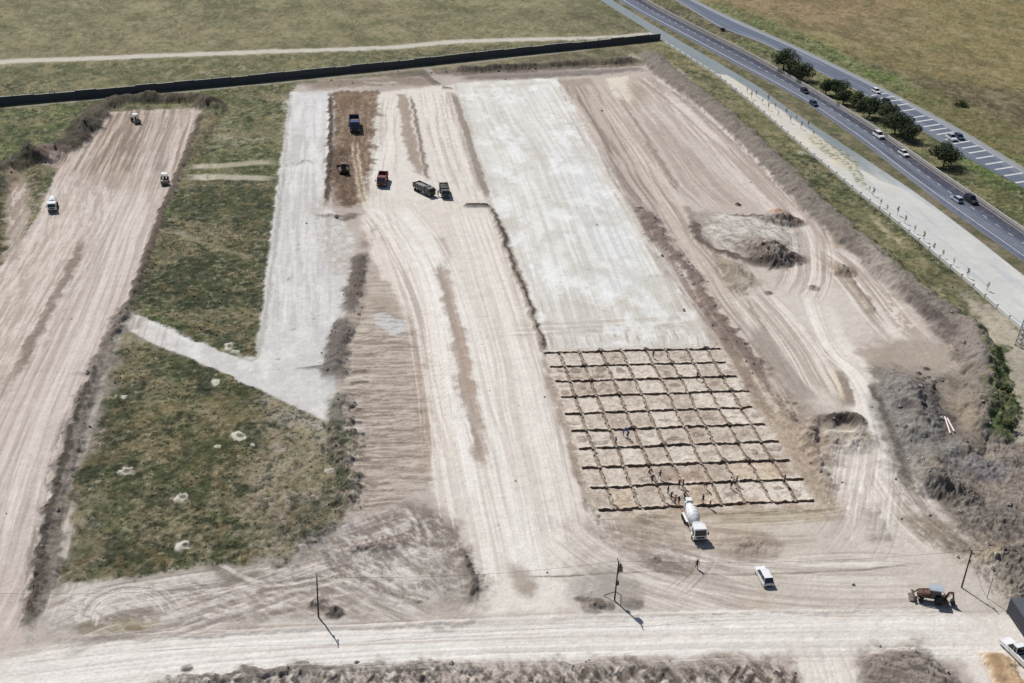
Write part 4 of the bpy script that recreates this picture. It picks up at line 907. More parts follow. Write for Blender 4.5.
# --- the dug footing pad: a level bench cut by trenches
ROWS = [200.3,194.5,188.7,183.0,177.0,171.1,165.3,159.4,153.6,147.4]
COLS = [41.35,45.5,49.9,54.1,59.2,63.2,67.6,71.8]
def cuts(a, b, st, lines, hw):
    v = set(np.round(np.arange(a, b+.001, st), 3))
    for l in lines:
        v = {q for q in v if abs(q-l) > hw+.08}
        for e in (-hw-.03, -hw, 0, hw, hw+.03): v.add(round(l+e, 3))
    v.add(a); v.add(b); return np.array(sorted(v))
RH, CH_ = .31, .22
gx = cuts(PX0, PX1, .22, COLS, CH_); gy = cuts(PY0, PY1, .22, ROWS, RH)
PXg, PYg = np.meshgrid(gx, gy)
pn1 = (fbm(PXg*.9, PYg*.9, 101, 4, .6)*2-1)*1.5; pn4 = (fbm(PXg*.25, PYg*.25, 102, 4)*2-1)*1.5; pnb = fbm(PXg*3, PYg*3, 103, 2)*2-1
pz = .03*pn1+.02*pnb; pc = np.zeros(PXg.shape+(3,)); pc[:] = lin((192,181,168))
def pmix(c, m): 
    global pc
    pc = pc*(1-m[..., None])+lin(c)*m[..., None]
pmix((168,153,139), smooth(-.1,.5,pn4)*.7); pmix((210,200,186), smooth(.1,.6,(fbm(PXg*.3,PYg*.4,104,4)*2-1)*1.5)*.6)
pmix((196,188,178), smooth(186, 200, PYg)*.5)
prg = random.Random(5)
xe = [38.6]+COLS+[74.6]
for ri in range(9):
    y1_, y0_ = ROWS[ri], ROWS[ri+1]
    for ci in range(9):
        x0_, x1_ = xe[ci], xe[ci+1]; cx_, cy_ = (x0_+x1_)/2, (y0_+y1_)/2
        t_ = prg.random(); cm = smooth(0,.3,PXg-x0_)*smooth(0,.3,x1_-PXg)*smooth(0,.3,PYg-y0_)*smooth(0,.3,y1_-PYg)
        if t_ < .3: pmix((160,145,130), cm*.45)
        elif t_ < .5: pmix((210,201,188), cm*.55)
        elif t_ < .58 and ri > 4: pmix((182,156,116), cm*.4)
        # pale rim of trimmings round each bay
        rim = cm*(1-smooth(.5,.9,np.minimum(np.minimum(PXg-x0_,x1_-PXg),np.minimum(PYg-y0_,y1_-PYg))+.25*pn1)); pmix((208,199,186), rim*.35); pz += .02*rim
        nbl = 2 if (ri in (1,2) and ci < 3) else (1 if prg.random() < .55 else 0)
        for k_ in range(nbl):
            bx_ = cx_+prg.uniform(-.8,.8); by_ = cy_+(1.4 if k_ == 0 and nbl == 2 else -1.4 if nbl == 2 else prg.uniform(-1.2,1.2))
            e_ = ((PXg-bx_)/prg.uniform(.7,1.7))**2+((PYg-by_)/prg.uniform(.5,1.3))**2+.35*pn1
            b_ = 1-smooth(.55,1.1,e_); pmix(prg.choice([(118,106,94),(134,120,106),(128,112,96)]), b_*prg.uniform(.4,.8)); pz += .12*b_*prg.choice([1,.4])
wob = .10*(fbm(PXg*.5, PYg*.0, 107, 3)*2-1)
for l in COLS:
    d = np.abs(PXg-l); m = (d <= CH_+.01) & (PYg > ROWS[-1]-RH) & (PYg < ROWS[0]+RH+1.3*(prg.random()))
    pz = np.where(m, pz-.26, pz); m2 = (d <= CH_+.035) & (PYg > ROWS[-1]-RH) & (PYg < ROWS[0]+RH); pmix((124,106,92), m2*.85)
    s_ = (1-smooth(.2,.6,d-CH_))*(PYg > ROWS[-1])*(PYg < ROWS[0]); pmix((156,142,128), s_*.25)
for i_, l in enumerate(ROWS):
    d = np.abs(PYg-l); e0 = 38.5+prg.uniform(-.2,.5); e1 = 74.7+prg.uniform(-.6,.6)
    gap = np.zeros(PXg.shape, bool)
    for c_ in COLS:
        if prg.random() < .85: gap |= (np.abs(PXg-(c_+.45)) < prg.uniform(.2,.42))
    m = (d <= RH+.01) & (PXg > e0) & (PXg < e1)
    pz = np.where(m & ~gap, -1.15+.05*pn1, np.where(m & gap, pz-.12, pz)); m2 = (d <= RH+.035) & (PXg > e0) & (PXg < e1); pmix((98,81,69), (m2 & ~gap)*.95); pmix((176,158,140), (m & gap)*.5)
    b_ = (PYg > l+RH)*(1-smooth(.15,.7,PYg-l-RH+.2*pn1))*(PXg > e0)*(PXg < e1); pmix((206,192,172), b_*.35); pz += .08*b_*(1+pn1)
    for c_ in COLS:                                   # crumbs of spoil at the crossings
        if prg.random() < .3:
            q_ = 1-smooth(.3,.8,np.hypot(PXg-c_, PYg-l-.7)); pz += .3*q_; pmix((96,82,72), q_*.7)
edge = smooth(0,.5,PXg-PX0)*smooth(0,.5,PX1-PXg)*smooth(0,.5,PYg-PY0)*smooth(0,.5,PY1-PYg)
pz = pz*edge
# loose crumbs of spoil over the bays
pk_ = (fbm(PXg*1.6, PYg*1.3, 120, 4, .75)*2-1)*1.7; pmix((132,116,102), smooth(.15,.6,pk_)*.5); pmix((216,206,194), smooth(.2,.7,-pk_)*.45); pz += .05*pk_
pmix((146,122,100), smooth(.0,.5,pn4)*smooth(165,148,PYg)*.45)
# run the pad's rim into the surrounding soil
ri_ = np.clip(np.searchsorted(ys, PYg), 0, NR-1); ci_ = np.clip(np.searchsorted(ss, PXg/PYg), 0, NC-1); gcol = col[ri_, ci_]
em = 1-smooth(.3, 1.9, np.minimum(np.minimum(PXg-PX0, PX1-PXg), np.minimum(PYg-PY0, PY1-PYg))+.7*pn1)
pc = pc*(1+.06*pn1+.09*pnb)[..., None]; pc = pc*(1-em[..., None])+gcol*em[..., None]
# hand dug trenches are never straight
ef_ = np.clip(np.minimum(np.minimum(PXg-PX0, PX1-PXg), np.minimum(PYg-PY0, PY1-PYg))/2, 0, 1)
QX = PXg+ef_*(.26*(fbm(PXg*.05, PYg*.16, 111, 3)*2-1)+.28*(fbm(PXg*1.3, PYg*1.3, 112, 2)*2-1)); QY = PYg+ef_*(.3*(fbm(PXg*.14, PYg*.06, 113, 3)*2-1)+.30*(fbm(PXg*1.3, PYg*1.3, 114, 2)*2-1))
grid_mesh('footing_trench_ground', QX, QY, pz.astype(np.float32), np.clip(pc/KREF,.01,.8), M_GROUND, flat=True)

# --- roads
def road(name, Lp, Rp, nu, paintf, zz=0.0, n=700):
    A = smoothpoly(polyres(Lp, n), 160); B = smoothpoly(polyres(Rp, n), 160); X, Y = ribbon(A, B, nu)
    u = np.linspace(0, 1, nu)[None, :]*np.ones(X.shape); d = np.r_[0, np.cumsum(np.linalg.norm(np.diff((A+B)/2, axis=0), axis=1))][:, None]*np.ones(X.shape)
    c = paintf(X, Y, u, d); return grid_mesh(name, X, Y, np.full(X.shape, zz, np.float32), np.clip(c/KREF, .01, .8), M_ROAD), A, B
def mixc(c, k, m): return c*(1-m[..., None])+lin(k)*m[..., None]
M_ROAD = ground_material('road_surface')
def paint_service(X, Y, u, d):
    c = np.zeros(X.shape+(3,)); c[:] = lin((130,138,140)); na = (fbm(X*.25, Y*.06, 201, 4)*2-1)*1.5; nn = (fbm(X*1.2, Y*1.2, 202, 3)*2-1)
    c = mixc(c, (122,132,136), smooth(0,.5,na)*.6)
    sand = sdpoly(X+na*.6, Y, WL([(716,74),(727,75),(740,82.5),(792,118),(819.5,137.5),(845,158),(862,170),(884,182),(915,192),(990,190),(1100,250),(1100,420),(1024,340),(864,200),(757,108)]))
    c = mixc(c, (196,191,180), smooth(-.8,.8,sand)); c = mixc(c, (206,198,178), smooth(-.8,.8,sand)*smooth(0,.4,na)*.6)
    low = smooth(330, 270, Y); c = mixc(c, (188,189,186), low*.85); c = mixc(c, (200,198,192), low*smooth(-.1,.4,na)*.7); c = mixc(c, (166,174,178), low*smooth(.1,.5,(fbm(X*.4,Y*.03,205,3)*2-1)*1.5)*.7)
    weeds = sdpoly(X+na, Y+nn, WL([(806,133),(818,137),(845,152),(856,163),(864,176),(868,190),(858,186),(850,172),(834,160),(815,146)])); c = mixc(c, (110,112,76), smooth(-.5,.5,weeds)*smooth(-.1,.3,nn)*.8); c = mixc(c,(190,176,132), smooth(-.5,.5,weeds)*smooth(.0,.4,-nn)*.5)
    c = mixc(c, (140,146,140), (1-smooth(0,.03,1-u))*.6)
    return c*(1+.05*nn)[..., None]
service, SA, SB = road('service_road', SL, SR, 60, paint_service)
def paint_highway(X, Y, u, d):
    c = np.zeros(X.shape+(3,)); c[:] = lin((98,104,120)); na = (fbm(u*6, d*.03, 211, 4)*2-1)*1.5; nn = fbm(X*1.5, Y*1.5, 212, 3)*2-1
    c = mixc(c, (124,128,136), smooth(0,.5,na)*.5); c = mixc(c, (66,66,78), smooth(.58,.66,u)*.9); c = mixc(c, (88,76,78), smooth(.88,.94,u)*.7)
    c = mixc(c, (82,86,98), smooth(.25,.5,(fbm(u*3, d*.015, 215, 3)*2-1)*1.6)*.5); c = mixc(c, (134,136,140), smooth(.3,.6,nn*1.6)*.25)
    c = mixc(c, (90,92,100), (1-smooth(.0,.06,np.abs(u-.36)))*.3+(1-smooth(.0,.06,np.abs(u-.52)))*.3)
    c = mixc(c, (150,144,136), (1-smooth(.0,.04,u))*.7)
    return c*(1+.06*nn)[..., None]
highway, HA, HB = road('highway', HL, HR, 40, paint_highway)
def paint_lane(X, Y, u, d):
    c = np.zeros(X.shape+(3,)); c[:] = lin((100,108,122)); na = (fbm(u*5, d*.03, 221, 4)*2-1)*1.5; nn = fbm(X*1.5, Y*1.5, 222, 3)*2-1
    c = mixc(c, (128,132,140), smooth(0,.5,na)*.5); c = mixc(c, (150,152,154), smooth(.78,.84,u)*.8); c = mixc(c, (92,94,106), (1-smooth(.0,.1,np.abs(u-.5)))*.35)
    return c*(1+.06*nn)[..., None]
lane, LA, LB = road('turning_lane_road', AL, AR, 40, paint_lane)
M_MARK = mat('road_paint', (.62,.62,.60), .7, var=.35, scale=1.5)
def marks(name, quads, zz=.006):
    me = bpy.data.meshes.new(name); v = []; f = []
    for q in quads:
        f.append([len(v)+i for i in range(len(q))]); v += [(p[0], p[1], zz) for p in q]
    me.from_pydata(v, [], f); me.materials.append(M_MARK); o = bpy.data.objects.new(name, me); C.objects.link(o); o['kind'] = 'structure'; return o
def strip(A, B, u, w, i0, i1, step=4):
    q = []
    for i in range(i0, i1-step, step):
        def pt(k, s): 
            e = B[k]-A[k]; L_ = np.linalg.norm(e); return A[k]+e*u+e/L_*s
        q.append([pt(i, -w), pt(i, w), pt(i+step, w), pt(i+step, -w)])
    return q
marks('highway_edge_line', strip(HA, HB, .20, .16, 0, 700)+strip(HA, HB, .93, .10, 0, 700))
dash = []
for i in range(0, 690, 12): dash += strip(HA, HB, .60, .13, i, i+5, 2)
marks('highway_dashed_line', dash)
hat = [(869,95.6),(876.5,98.8),(884,102),(890,106.3),(897.6,111.5),(906,118.4),(914,122),(921,126.9),(927.5,130.8),(934.5,134.7),(943,139.5),(951,143.8),(959.6,148.4),(966.3,153.3),(973.7,158.7),(983,164.6),(992.5,169.8),(1002,176),(1013,183),(1024,190),(1036,197)]
hq = []
for hx, hy in hat:
    a_ = W(hx+2.5, hy-.2); b_ = W(hx+18+(hx-870)*.02, hy-2.6+(hx-870)*-.004); a_, b_ = np.array(a_), np.array(b_); e = (b_-a_)/np.linalg.norm(b_-a_); nrm = np.array([-e[1], e[0]])*.42
    hq.append([a_-nrm, b_-nrm, b_+nrm, a_+nrm])
marks('hatched_road_marking', hq)
marks('road_edge_line', strip(LA, LB, .80, .10, 0, 700)+strip(LA, LB, .05, .10, 0, 420))

# ================================================================== mesh builder
class MB:
    def __init__(s): s.v = []; s.f = []; s.m = []; s.ms = []; s.cur = 0
    def use(s, m):
        if m not in s.ms: s.ms.append(m)
        s.cur = s.ms.index(m); return s
    def add(s, vs, fs, T=None):
        o = len(s.v)
        for p in vs:
            p = Vector(p); s.v.append(tuple(T @ p) if T is not None else tuple(p))
        for f in fs: s.f.append([o+i for i in f]); s.m.append(s.cur)
        return s
    def box(s, c, d, rz=0, ry=0, rx=0, top=(1, 1), T=None):
        x, y, z_ = d[0]/2, d[1]/2, d[2]/2; a, b = top
        vs = [(-x,-y,-z_),(x,-y,-z_),(x,y,-z_),(-x,y,-z_),(-x*a,-y*b,z_),(x*a,-y*b,z_),(x*a,y*b,z_),(-x*a,y*b,z_)]
        M = Matrix.Translation(c) @ Matrix.Rotation(rz, 4, 'Z') @ Matrix.Rotation(ry, 4, 'Y') @ Matrix.Rotation(rx, 4, 'X')
        if T is not None: M = T @ M
        return s.add(vs, [(0,3,2,1),(4,5,6,7),(0,1,5,4),(1,2,6,5),(2,3,7,6),(3,0,4,7)], M)
    def tube(s, a, b, r0, r1=None, n=8, caps=True):
        a = Vector(a); b = Vector(b); r1 = r0 if r1 is None else r1; d = b-a
        q = d.to_track_quat('Z', 'Y').to_matrix(); vs = []
        for p, r in ((a, r0), (b, r1)):
            for i in range(n):
                t = 2*math.pi*i/n; vs.append(p+q @ Vector((r*math.cos(t), r*math.sin(t), 0)))
        fs = [(i, (i+1) % n, n+(i+1) % n, n+i) for i in range(n)]
        if caps: fs += [tuple(range(n))[::-1], tuple(range(n, 2*n))]
        return s.add(vs, fs)
    def lathe(s, prof, T, n=14):
        vs = []; fs = []; k = len(prof)
        for (x, r) in prof:
            for i in range(n):
                t = 2*math.pi*i/n; vs.append((x, r*math.cos(t), r*math.sin(t)))
        for j in range(k-1):
            for i in range(n): fs.append((j*n+i, (j+1)*n+i, (j+1)*n+(i+1) % n, j*n+(i+1) % n))
        fs += [tuple(range(n)), tuple(range((k-1)*n, k*n))[::-1]]
        return s.add(vs, fs, T)
    def prism(s, prof, y0, y1, taper=None, T=None):
        """side profile (x,z) given counter-clockwise, extruded across y"""
        n = len(prof); zs = [p[1] for p in prof]; zm = max(zs); z0 = min(zs)
        def yy(y, z_): return y if taper is None else y*(1-(1-taper)*((z_-z0)/(zm-z0+1e-6)))
        vs = [(x, yy(y0, z_), z_) for x, z_ in prof]+[(x, yy(y1, z_), z_) for x, z_ in prof]
        fs = [tuple(range(n)), tuple(range(n, 2*n))[::-1]]+[(i, n+i, n+(i+1) % n, (i+1) % n) for i in range(n)]
        return s.add(vs, fs, T)
    def build(s, name, m, parent=None, smooth_=False, bevel=0.0):
        me = bpy.data.meshes.new(name); me.from_pydata(s.v, [], s.f); me.update()
        if s.ms:
            for q in s.ms: me.materials.append(q)
            me.polygons.foreach_set('material_index', s.m)
        else: me.materials.append(m)
        bm = bmesh.new(); bm.from_mesh(me); bmesh.ops.recalc_face_normals(bm, faces=bm.faces)
        if bevel: bmesh.ops.bevel(bm, geom=list(bm.edges), offset=bevel, segments=2, affect='EDGES', clamp_overlap=True)
        bm.to_mesh(me); bm.free()
        if smooth_: me.polygons.foreach_set('use_smooth', [True]*len(me.polygons))
        o = bpy.data.objects.new(name, me); C.objects.link(o); o.parent = parent; return o
def box_part(name, m, parent, c, d, **k): 
    bv = k.pop('bevel', 0); return MB().box(c, d, **k).build(name, m, parent, bevel=bv)

# palette
CONC = mat('weathered_concrete', (.46,.45,.43), .9, var=.3, scale=.8, bump=.3)
DCONC = mat('grey_precast_concrete', (.075,.078,.085), .9, var=.12, scale=.5)
WCONC = mat('whitewashed_concrete', (.62,.62,.60), .85, var=.15, scale=.6)
WOOD = mat('creosoted_timber', (.07,.055,.045), .85, var=.15, scale=2)
STEEL = mat('galvanised_steel', (.38,.39,.40), .5, metal=.6, var=.2)
DSTEEL = mat('dark_steel', (.05,.052,.055), .55, metal=.3, var=.2)
GLASS = mat('tinted_glass', (.018,.022,.028), .12, var=.02, spec=.5)
RUBBER = mat('tyre_rubber', (.022,.021,.020), .85, var=.25)
WHITE = mat('white_vehicle_paint', (.74,.75,.75), .35, var=.12, scale=1.5)
DARKP = mat('black_vehicle_paint', (.02,.022,.026), .3, var=.06)
BLUEP = mat('dark_blue_vehicle_paint', (.022,.045,.13), .35, var=.1)
NAVY = mat('navy_car_paint', (.04,.055,.11), .3, var=.06)
REDP = mat('dark_red_truck_paint', (.17,.022,.028), .4, var=.12)
GREYP = mat('grey_tipper_paint', (.13,.13,.125), .5, var=.25)
GREENP = mat('dull_green_grey_paint', (.075,.085,.075), .5, var=.25)
SILVP = mat('silver_vehicle_paint', (.45,.47,.50), .3, metal=.4, var=.08)
YELP = mat('weathered_yellow_paint', (.46,.24,.05), .5, var=.25)
ORNG = mat('rusty_orange_paint', (.11,.05,.025), .6, var=.3)
CREAM = mat('cream_machine_paint', (.66,.60,.48), .5, var=.15)
LBLUE = mat('pale_blue_cab_roof_paint', (.36,.41,.46), .5, var=.1)
LAMPM = mat('lamp_lens', (.75,.72,.62), .2, var=.03); REDL = mat('red_lamp_lens', (.35,.02,.02), .25, var=.03)
BARK = mat('tree_bark', (.10,.075,.055), .95, var=.2, scale=4, bump=.5)

# ================================================================== walls
def wall_thing(name, pts, h, th, m, seg, label, cat, post=None, coping=None, jitter=0.0, group=None):
    p = [Vector((*q, 0)) for q in pts]
    root = empty(name, p[0]); tag(root, label, cat, group)
    r = random.Random(3); T0 = Matrix.Translation(-p[0])
    # equal bays along the polyline
    P = np.array([[q.x, q.y] for q in p]); d = np.r_[0, np.cumsum(np.linalg.norm(np.diff(P, axis=0), axis=1))]
    n = max(1, int(d[-1]/seg)); t = np.linspace(0, d[-1], n+1); X = np.interp(t, d, P[:, 0]); Y = np.interp(t, d, P[:, 1])
    for i in range(n):
        a = Vector((X[i], Y[i], 0)); b = Vector((X[i+1], Y[i+1], 0)); e = b-a; L_ = e.length; rz = math.atan2(e.y, e.x)
        hh = h+r.uniform(-jitter, jitter); c = (a+b)/2-p[0]
        mb = MB().box((c.x, c.y, hh/2-.2), (L_-.02, th, hh+.4), rz=rz)
        for k in range(1, int(hh/.45)): 
            pass
        mb.build('panel', m, root)
        if coping: MB().box((c.x, c.y, hh+.05), (L_-.012, th+.14, .09), rz=rz).build('coping', coping, root)
        if post: MB().box((a.x-p[0].x, a.y-p[0].y, h/2), (.26, th+.16, h+.5), rz=rz).build('post', post, root)
    return root
PW = [tuple(x) for x in WL([(-75,112.5),(0,105.3),(100,96.8),(256,82.3),(400,67.5),(512,55.3),(600,46.3),(660,39.8)])]
wall_thing('perimeter_wall', PW, 2.55, .22, DCONC, 3.1*2, 'long dark precast concrete wall crossing the top of the site below the gravel track', 'wall', post=DCONC, coping=CONC, jitter=.17)
_b = smoothpoly(polyres([(664,42.5),(716,75),(757,107.5),(807,150.5),(864,198),(892,219),(927,248),(974,288),(1024,332),(1060,364)], 200), 12)
wall_thing('boundary_wall', [tuple(q) for q in _b[::4]], .75, .32, WCONC, 5.4, 'low white wall between the sandy planting strip and the grassy bank', 'low wall', post=WCONC, jitter=.04)
# concrete crash barrier along the far edge of the highway
_n = len(HB); e_ = (HB-HA)/np.linalg.norm(HB-HA, axis=1)[:, None]
BP = HB+e_*.5
BP = BP[:int(_n*.985)]
wall_thing('crash_barrier', [tuple(q) for q in BP[::12]], .8, .30, CONC, 7.0, 'pale low barrier running along the tree side of the highway', 'crash barrier')
# kerb on the far side of the second road
KP = LB[::14]
wall_thing('road_kerb', [tuple(q+np.array([.3,0])) for q in KP], .13, .22, CONC, 11.0, 'thin concrete kerb along the field side of the hatched road', 'kerb')

# ================================================================== VEHICLES
def PT(x, y): return Vector((*W(x, y), gz(*W(x, y))))
def head(front, back):
    a, b = W(*front), W(*back); return math.atan2(a[1]-b[1], a[0]-b[0])
def wheel(parent, x, y, r, w, rim=STEEL, name='wheel', n=14):
    """a wheel with tyre and rim, axle along y"""
    o = MB().tube((x, y-w*.35, r), (x, y+w*.35, r), r*.30, n=8).build(name, DSTEEL, parent)
    tp = MB(); T = Matrix.Translation((x, y-w/2, r)) @ Matrix.Rotation(math.pi/2, 4, 'Z')
    tp.lathe([(0, r*.62), (0, r*.92), (w*.15, r), (w*.85, r), (w, r*.92), (w, r*.62)], T, n); tp.build('tyre', RUBBER, o)
    rm = MB(); s_ = 1 if y > 0 else -1
    rm.tube((x, y-w*.46, r), (x, y+w*.46, r), r*.60, n=10); rm.build('rim', rim, o)
    return o
def car(name, label, cat, pos, rz, paint, L_=4.4, wd=1.8, h=1.48, style='hatch', group=None):
    t = empty(name, pos, rz); tag(t, label, cat, group)
    a = L_/2; g = .28; b = h*.56
    prof = [(-a, g), (a*.98, g), (a, g+.22), (a*.97, b*.86), (a*.5, b*.98), (a*.35, b), (-a*.9, b*1.02), (-a*.99, b*.9)]
    body = MB().prism(prof, -wd/2, wd/2, .95).build('body', paint, t, bevel=.05)
    if style == 'sedan': cp = [(a*.42, b-.02), (a*.10, h), (-a*.45, h), (-a*.78, b-.02)]
    elif style == 'pickup': cp = [(a*.45, b-.02), (a*.18, h), (-a*.18, h), (-a*.24, b-.02)]
    else: cp = [(a*.50, b-.02), (a*.18, h), (-a*.78, h*.985), (-a*.94, b-.02)]
    MB().prism(cp, -wd*.44, wd*.44, .86).build('windows', GLASS, t)
    rp = MB(); x0, x1 = cp[2][0], cp[1][0]; rp.box(((x0+x1)/2-.02, 0, h+.01), (x1-x0-.04, wd*.74, .05)); roof = rp.build('roof', paint, t, bevel=.02)
    # pillars
    for s in (1, -1):
        for (p, q) in ((cp[0], cp[1]), (cp[3], cp[2])): MB().tube((p[0], s*wd*.435, p[1]+.02), (q[0], s*wd*.375, q[1]), .035, n=5).build('pillar', paint, t)
        xm = (x0+x1)/2; MB().tube((xm, s*wd*.437, b), (xm, s*wd*.38, h), .045, n=5).build('pillar', paint, t)
        MB().box((a*.33, s*(wd/2+.08), b+.06), (.12, .18, .13)).build('wing_mirror', paint, t)
        MB().box((a*.955, s*wd*.36, b*.82), (.1, .34, .13)).build('headlight', LAMPM, t)
        MB().box((-a*.975, s*wd*.40, b*.85), (.08, .22, .16)).build('tail_light', REDL, t)
    if style == 'pickup':
        MB().box((-a*.62, 0, b+.015), (a*.66, wd*.74, .03)).build('load_bed', DSTEEL, t)
    for x in (a*.62, -a*.62):
        for s in (1, -1): wheel(t, x, s*(wd/2-.13), .33, .22)
    MB().box((a*.985, 0, g+.12), (.08, wd*.7, .16)).build('bumper', DSTEEL, t)
    MB().box((-a*.985, 0, g+.14), (.08, wd*.7, .16)).build('bumper', DSTEEL, t)
    return t
def truck(name, label, cat, pos, rz, cabp, L_=8.4, wd=2.5, kind='tipper', bodyp=None, group=None, cabl=2.2, cabh=2.8, rear=None):
    t = empty(name, pos, rz); tag(t, label, cat, group); bodyp = bodyp or cabp; a = L_/2
    MB().box((-.1, 0, .85), (L_-.5, .95, .28)).build('chassis', DSTEEL, t)
    cx = a-cabl/2; cb = MB().prism([(a-cabl, .55), (a, .55), (a+.02, 1.55), (a-.28, cabh), (a-cabl, cabh)], -wd/2+.04, wd/2-.04, .94)
    cab = cb.build('cab', cabp, t, bevel=.06)
    MB().add([(a+.035, -wd*.41, 1.62), (a+.035, wd*.41, 1.62), (a-.20, wd*.39, cabh-.22), (a-.20, -wd*.39, cabh-.22),
              (a-.03, -wd*.41, 1.62), (a-.03, wd*.41, 1.62), (a-.27, wd*.39, cabh-.22), (a-.27, -wd*.39, cabh-.22)],
             [(0,1,2,3),(7,6,5,4),(0,4,5,1),(1,5,6,2),(2,6,7,3),(3,7,4,0)]).build('windscreen', GLASS, cab)
    for s in (1, -1):
        MB().box((a-cabl*.5, s*(wd/2-.07), 1.98), (cabl*.5, .05, .62)).build('side_window', GLASS, cab)
        MB().box((a-.18, s*(wd/2+.18), 1.9), (.12, .26, .55)).build('mirror', DSTEEL, cab)
        MB().box((a-.02, s*wd*.38, .85), (.12, .38, .2)).build('headlight', LAMPM, t)
        MB().box((-a+.1, s*wd*.38, .95), (.1, .3, .2)).build('tail_light', REDL, t)
    MB().box((a+.02, 0, .66), (.16, wd*.94, .3)).build('bumper', DSTEEL, t)
    MB().box((a+.03, 0, 1.2), (.06, wd*.6, .4)).build('grille', DSTEEL, cab)
    for x in (a-1.05, -a+1.1, -a+2.35):
        for s in (1, -1): wheel(t, x, s*(wd/2-.2), .5, .36 if x > 0 else .5)
    for s in (1, -1):
        MB().box((a-1.05, s*(wd/2-.18), 1.1), (1.3, .44, .1)).build('mudguard', cabp if kind == 'mixer' else DSTEEL, t)
        MB().box((a-cabl-.9, s*(wd/2-.4), .8), (.9, .55, .5)).build('fuel_tank', STEEL, t)
    x1 = a-cabl-.25; x0 = -a+.05; xm = (x0+x1)/2; ln = x1-x0
    if kind in ('tipper', 'loaded'):
        tub = MB(); zb, zt = 1.15, 2.45 if kind == 'tipper' else 2.6; th = .08
        tub.box((xm, 0, zb+.05), (ln, wd-.3, .1))
        for s in (1, -1): tub.box((xm, s*(wd/2-.07), (zb+zt)/2), (ln, th, zt-zb))
        tub.box((x1-.04, 0, (zb+zt)/2+.1), (th, wd-.14, zt-zb+.2)); tub.box((x0+.04, 0, (zb+zt)/2-.08), (th, wd-.14, zt-zb-.16))
        tb = tub.build('tipper_body', bodyp, t)
        for k in range(6):
            for s in (1, -1): MB().box((x0+ln*(k+.5)/6, s*(wd/2), (zb+zt)/2), (.1, .08, zt-zb)).build('rib', bodyp, tb)
        MB().box((x1+.2, 0, zt+.16), (.7, wd-.3, .07)).build('cab_guard', bodyp, tb)
        if kind == 'loaded':
            n = 10; lx = np.linspace(x0+.12, x1-.12, n); ly = np.linspace(-wd/2+.14, wd/2-.14, 6); vs = []; fs = []
            for i, xx in enumerate(lx):
                for j, yy in enumerate(ly): vs.append((xx, yy, zt-.55+.6*math.sin(math.pi*i/(n-1))*math.sin(math.pi*j/5)+random.uniform(-.06, .06)))
            for i in range(n-1):
                for j in range(5): fs.append((i*6+j, (i+1)*6+j, (i+1)*6+j+1, i*6+j+1))
            vb = len(vs); 
            MB().add(vs, fs).build('load', rear or mat('tipped_soil', (.16,.13,.10), .95, var=.3, scale=2, bump=.6), t)
        else:
            MB().box((xm, 0, zb+.14), (ln-.3, wd-.36, .06)).build('load', mat('tipped_soil', (.16,.13,.10), .95, var=.3, scale=2, bump=.6), t)
        MB().tube((x1-.3, 0, 1.0), (x1-.6, 0, 1.3), .1).build('hydraulic_ram', STEEL, t)
    elif kind == 'tanker':
        tk = MB(); T = Matrix.Translation((x0, 0, 1.95))
        tk.lathe([(0, .3), (.04, .8), (.25, 1.02), (ln-.25, 1.02), (ln-.04, .8), (ln, .3)], T, 18); tnk = tk.build('water_tank', bodyp, t, smooth_=False)
        MB().box((xm, 0, 3.0), (ln*.7, .5, .06)).build('walkway', STEEL, tnk)
        for k in (-.25, .25): MB().tube((xm+ln*k, 0, 2.9), (xm+ln*k, 0, 3.1), .25, n=10).build('hatch', STEEL, tnk)
        MB().box((x0-.1, 0, .9), (.12, wd*.9, .14)).build('spray_bar', DSTEEL, t)
    elif kind == 'mixer':
        T = Matrix.Translation((x0+.25, 0, 2.72)) @ Matrix.Rotation(R(9), 4, 'Y')
        dr = MB().lathe([(0, .34), (.12, .52), (.5, .72), (1.7, 1.08), (2.6, 1.20), (3.5, 1.18), (4.3, .98), (4.9, .62), (5.05, .40)], T, 20).build('mixer_drum', bodyp, t, smooth_=True)
        sp = MB()
        for k in range(60):
            x = .5+4.2*k/60; r = np.interp(x, [.5, 1.7, 2.6, 3.5, 4.3, 4.9], [.72, 1.08, 1.20, 1.18, .98, .62])+.01; an = k*.55
            p0 = T @ Vector((x, r*math.cos(an), r*math.sin(an))); x2 = .5+4.2*(k+1)/60; r2 = np.interp(x2, [.5, 1.7, 2.6, 3.5, 4.3, 4.9], [.72, 1.08, 1.20, 1.18, .98, .62])+.01
            p1 = T @ Vector((x2, r2*math.cos(an+.55), r2*math.sin(an+.55))); sp.tube(p0, p1, .035, n=4, caps=False)
        sp.build('drum_seam', mat('grey_worn_drum_stripe', (.42,.44,.46), .6, var=.2), dr)
        MB().box((x0+.15, 0, 2.3), (.35, 1.5, 1.6)).build('rear_frame', bodyp, t)
        MB().box((x0, 0, 3.35), (.8, .9, .5), top=(1.3, 1.3)).build('hopper', bodyp, t)
        MB().add([(x0, -.25, 2.6), (x0, .25, 2.6), (x0-1.5, .22, 1.7), (x0-1.5, -.22, 1.7), (x0, -.25, 2.4), (x0, .25, 2.4), (x0-1.5, .22, 1.55), (x0-1.5, -.22, 1.55)],
                 [(0,1,2,3),(7,6,5,4),(0,4,5,1),(1,5,6,2),(2,6,7,3),(3,7,4,0)]).build('chute', STEEL, t)
        ld = MB()
        for s in (.2, .55): ld.tube((x0-.05, s+.4, 1.0), (x0+.1, s+.4, 3.4), .03, n=5)
        for k in range(7): ld.tube((x0-.03, .6, 1.2+k*.32), (x0-.03, .95, 1.2+k*.32), .025, n=4)
        ld.build('ladder', STEEL, t)
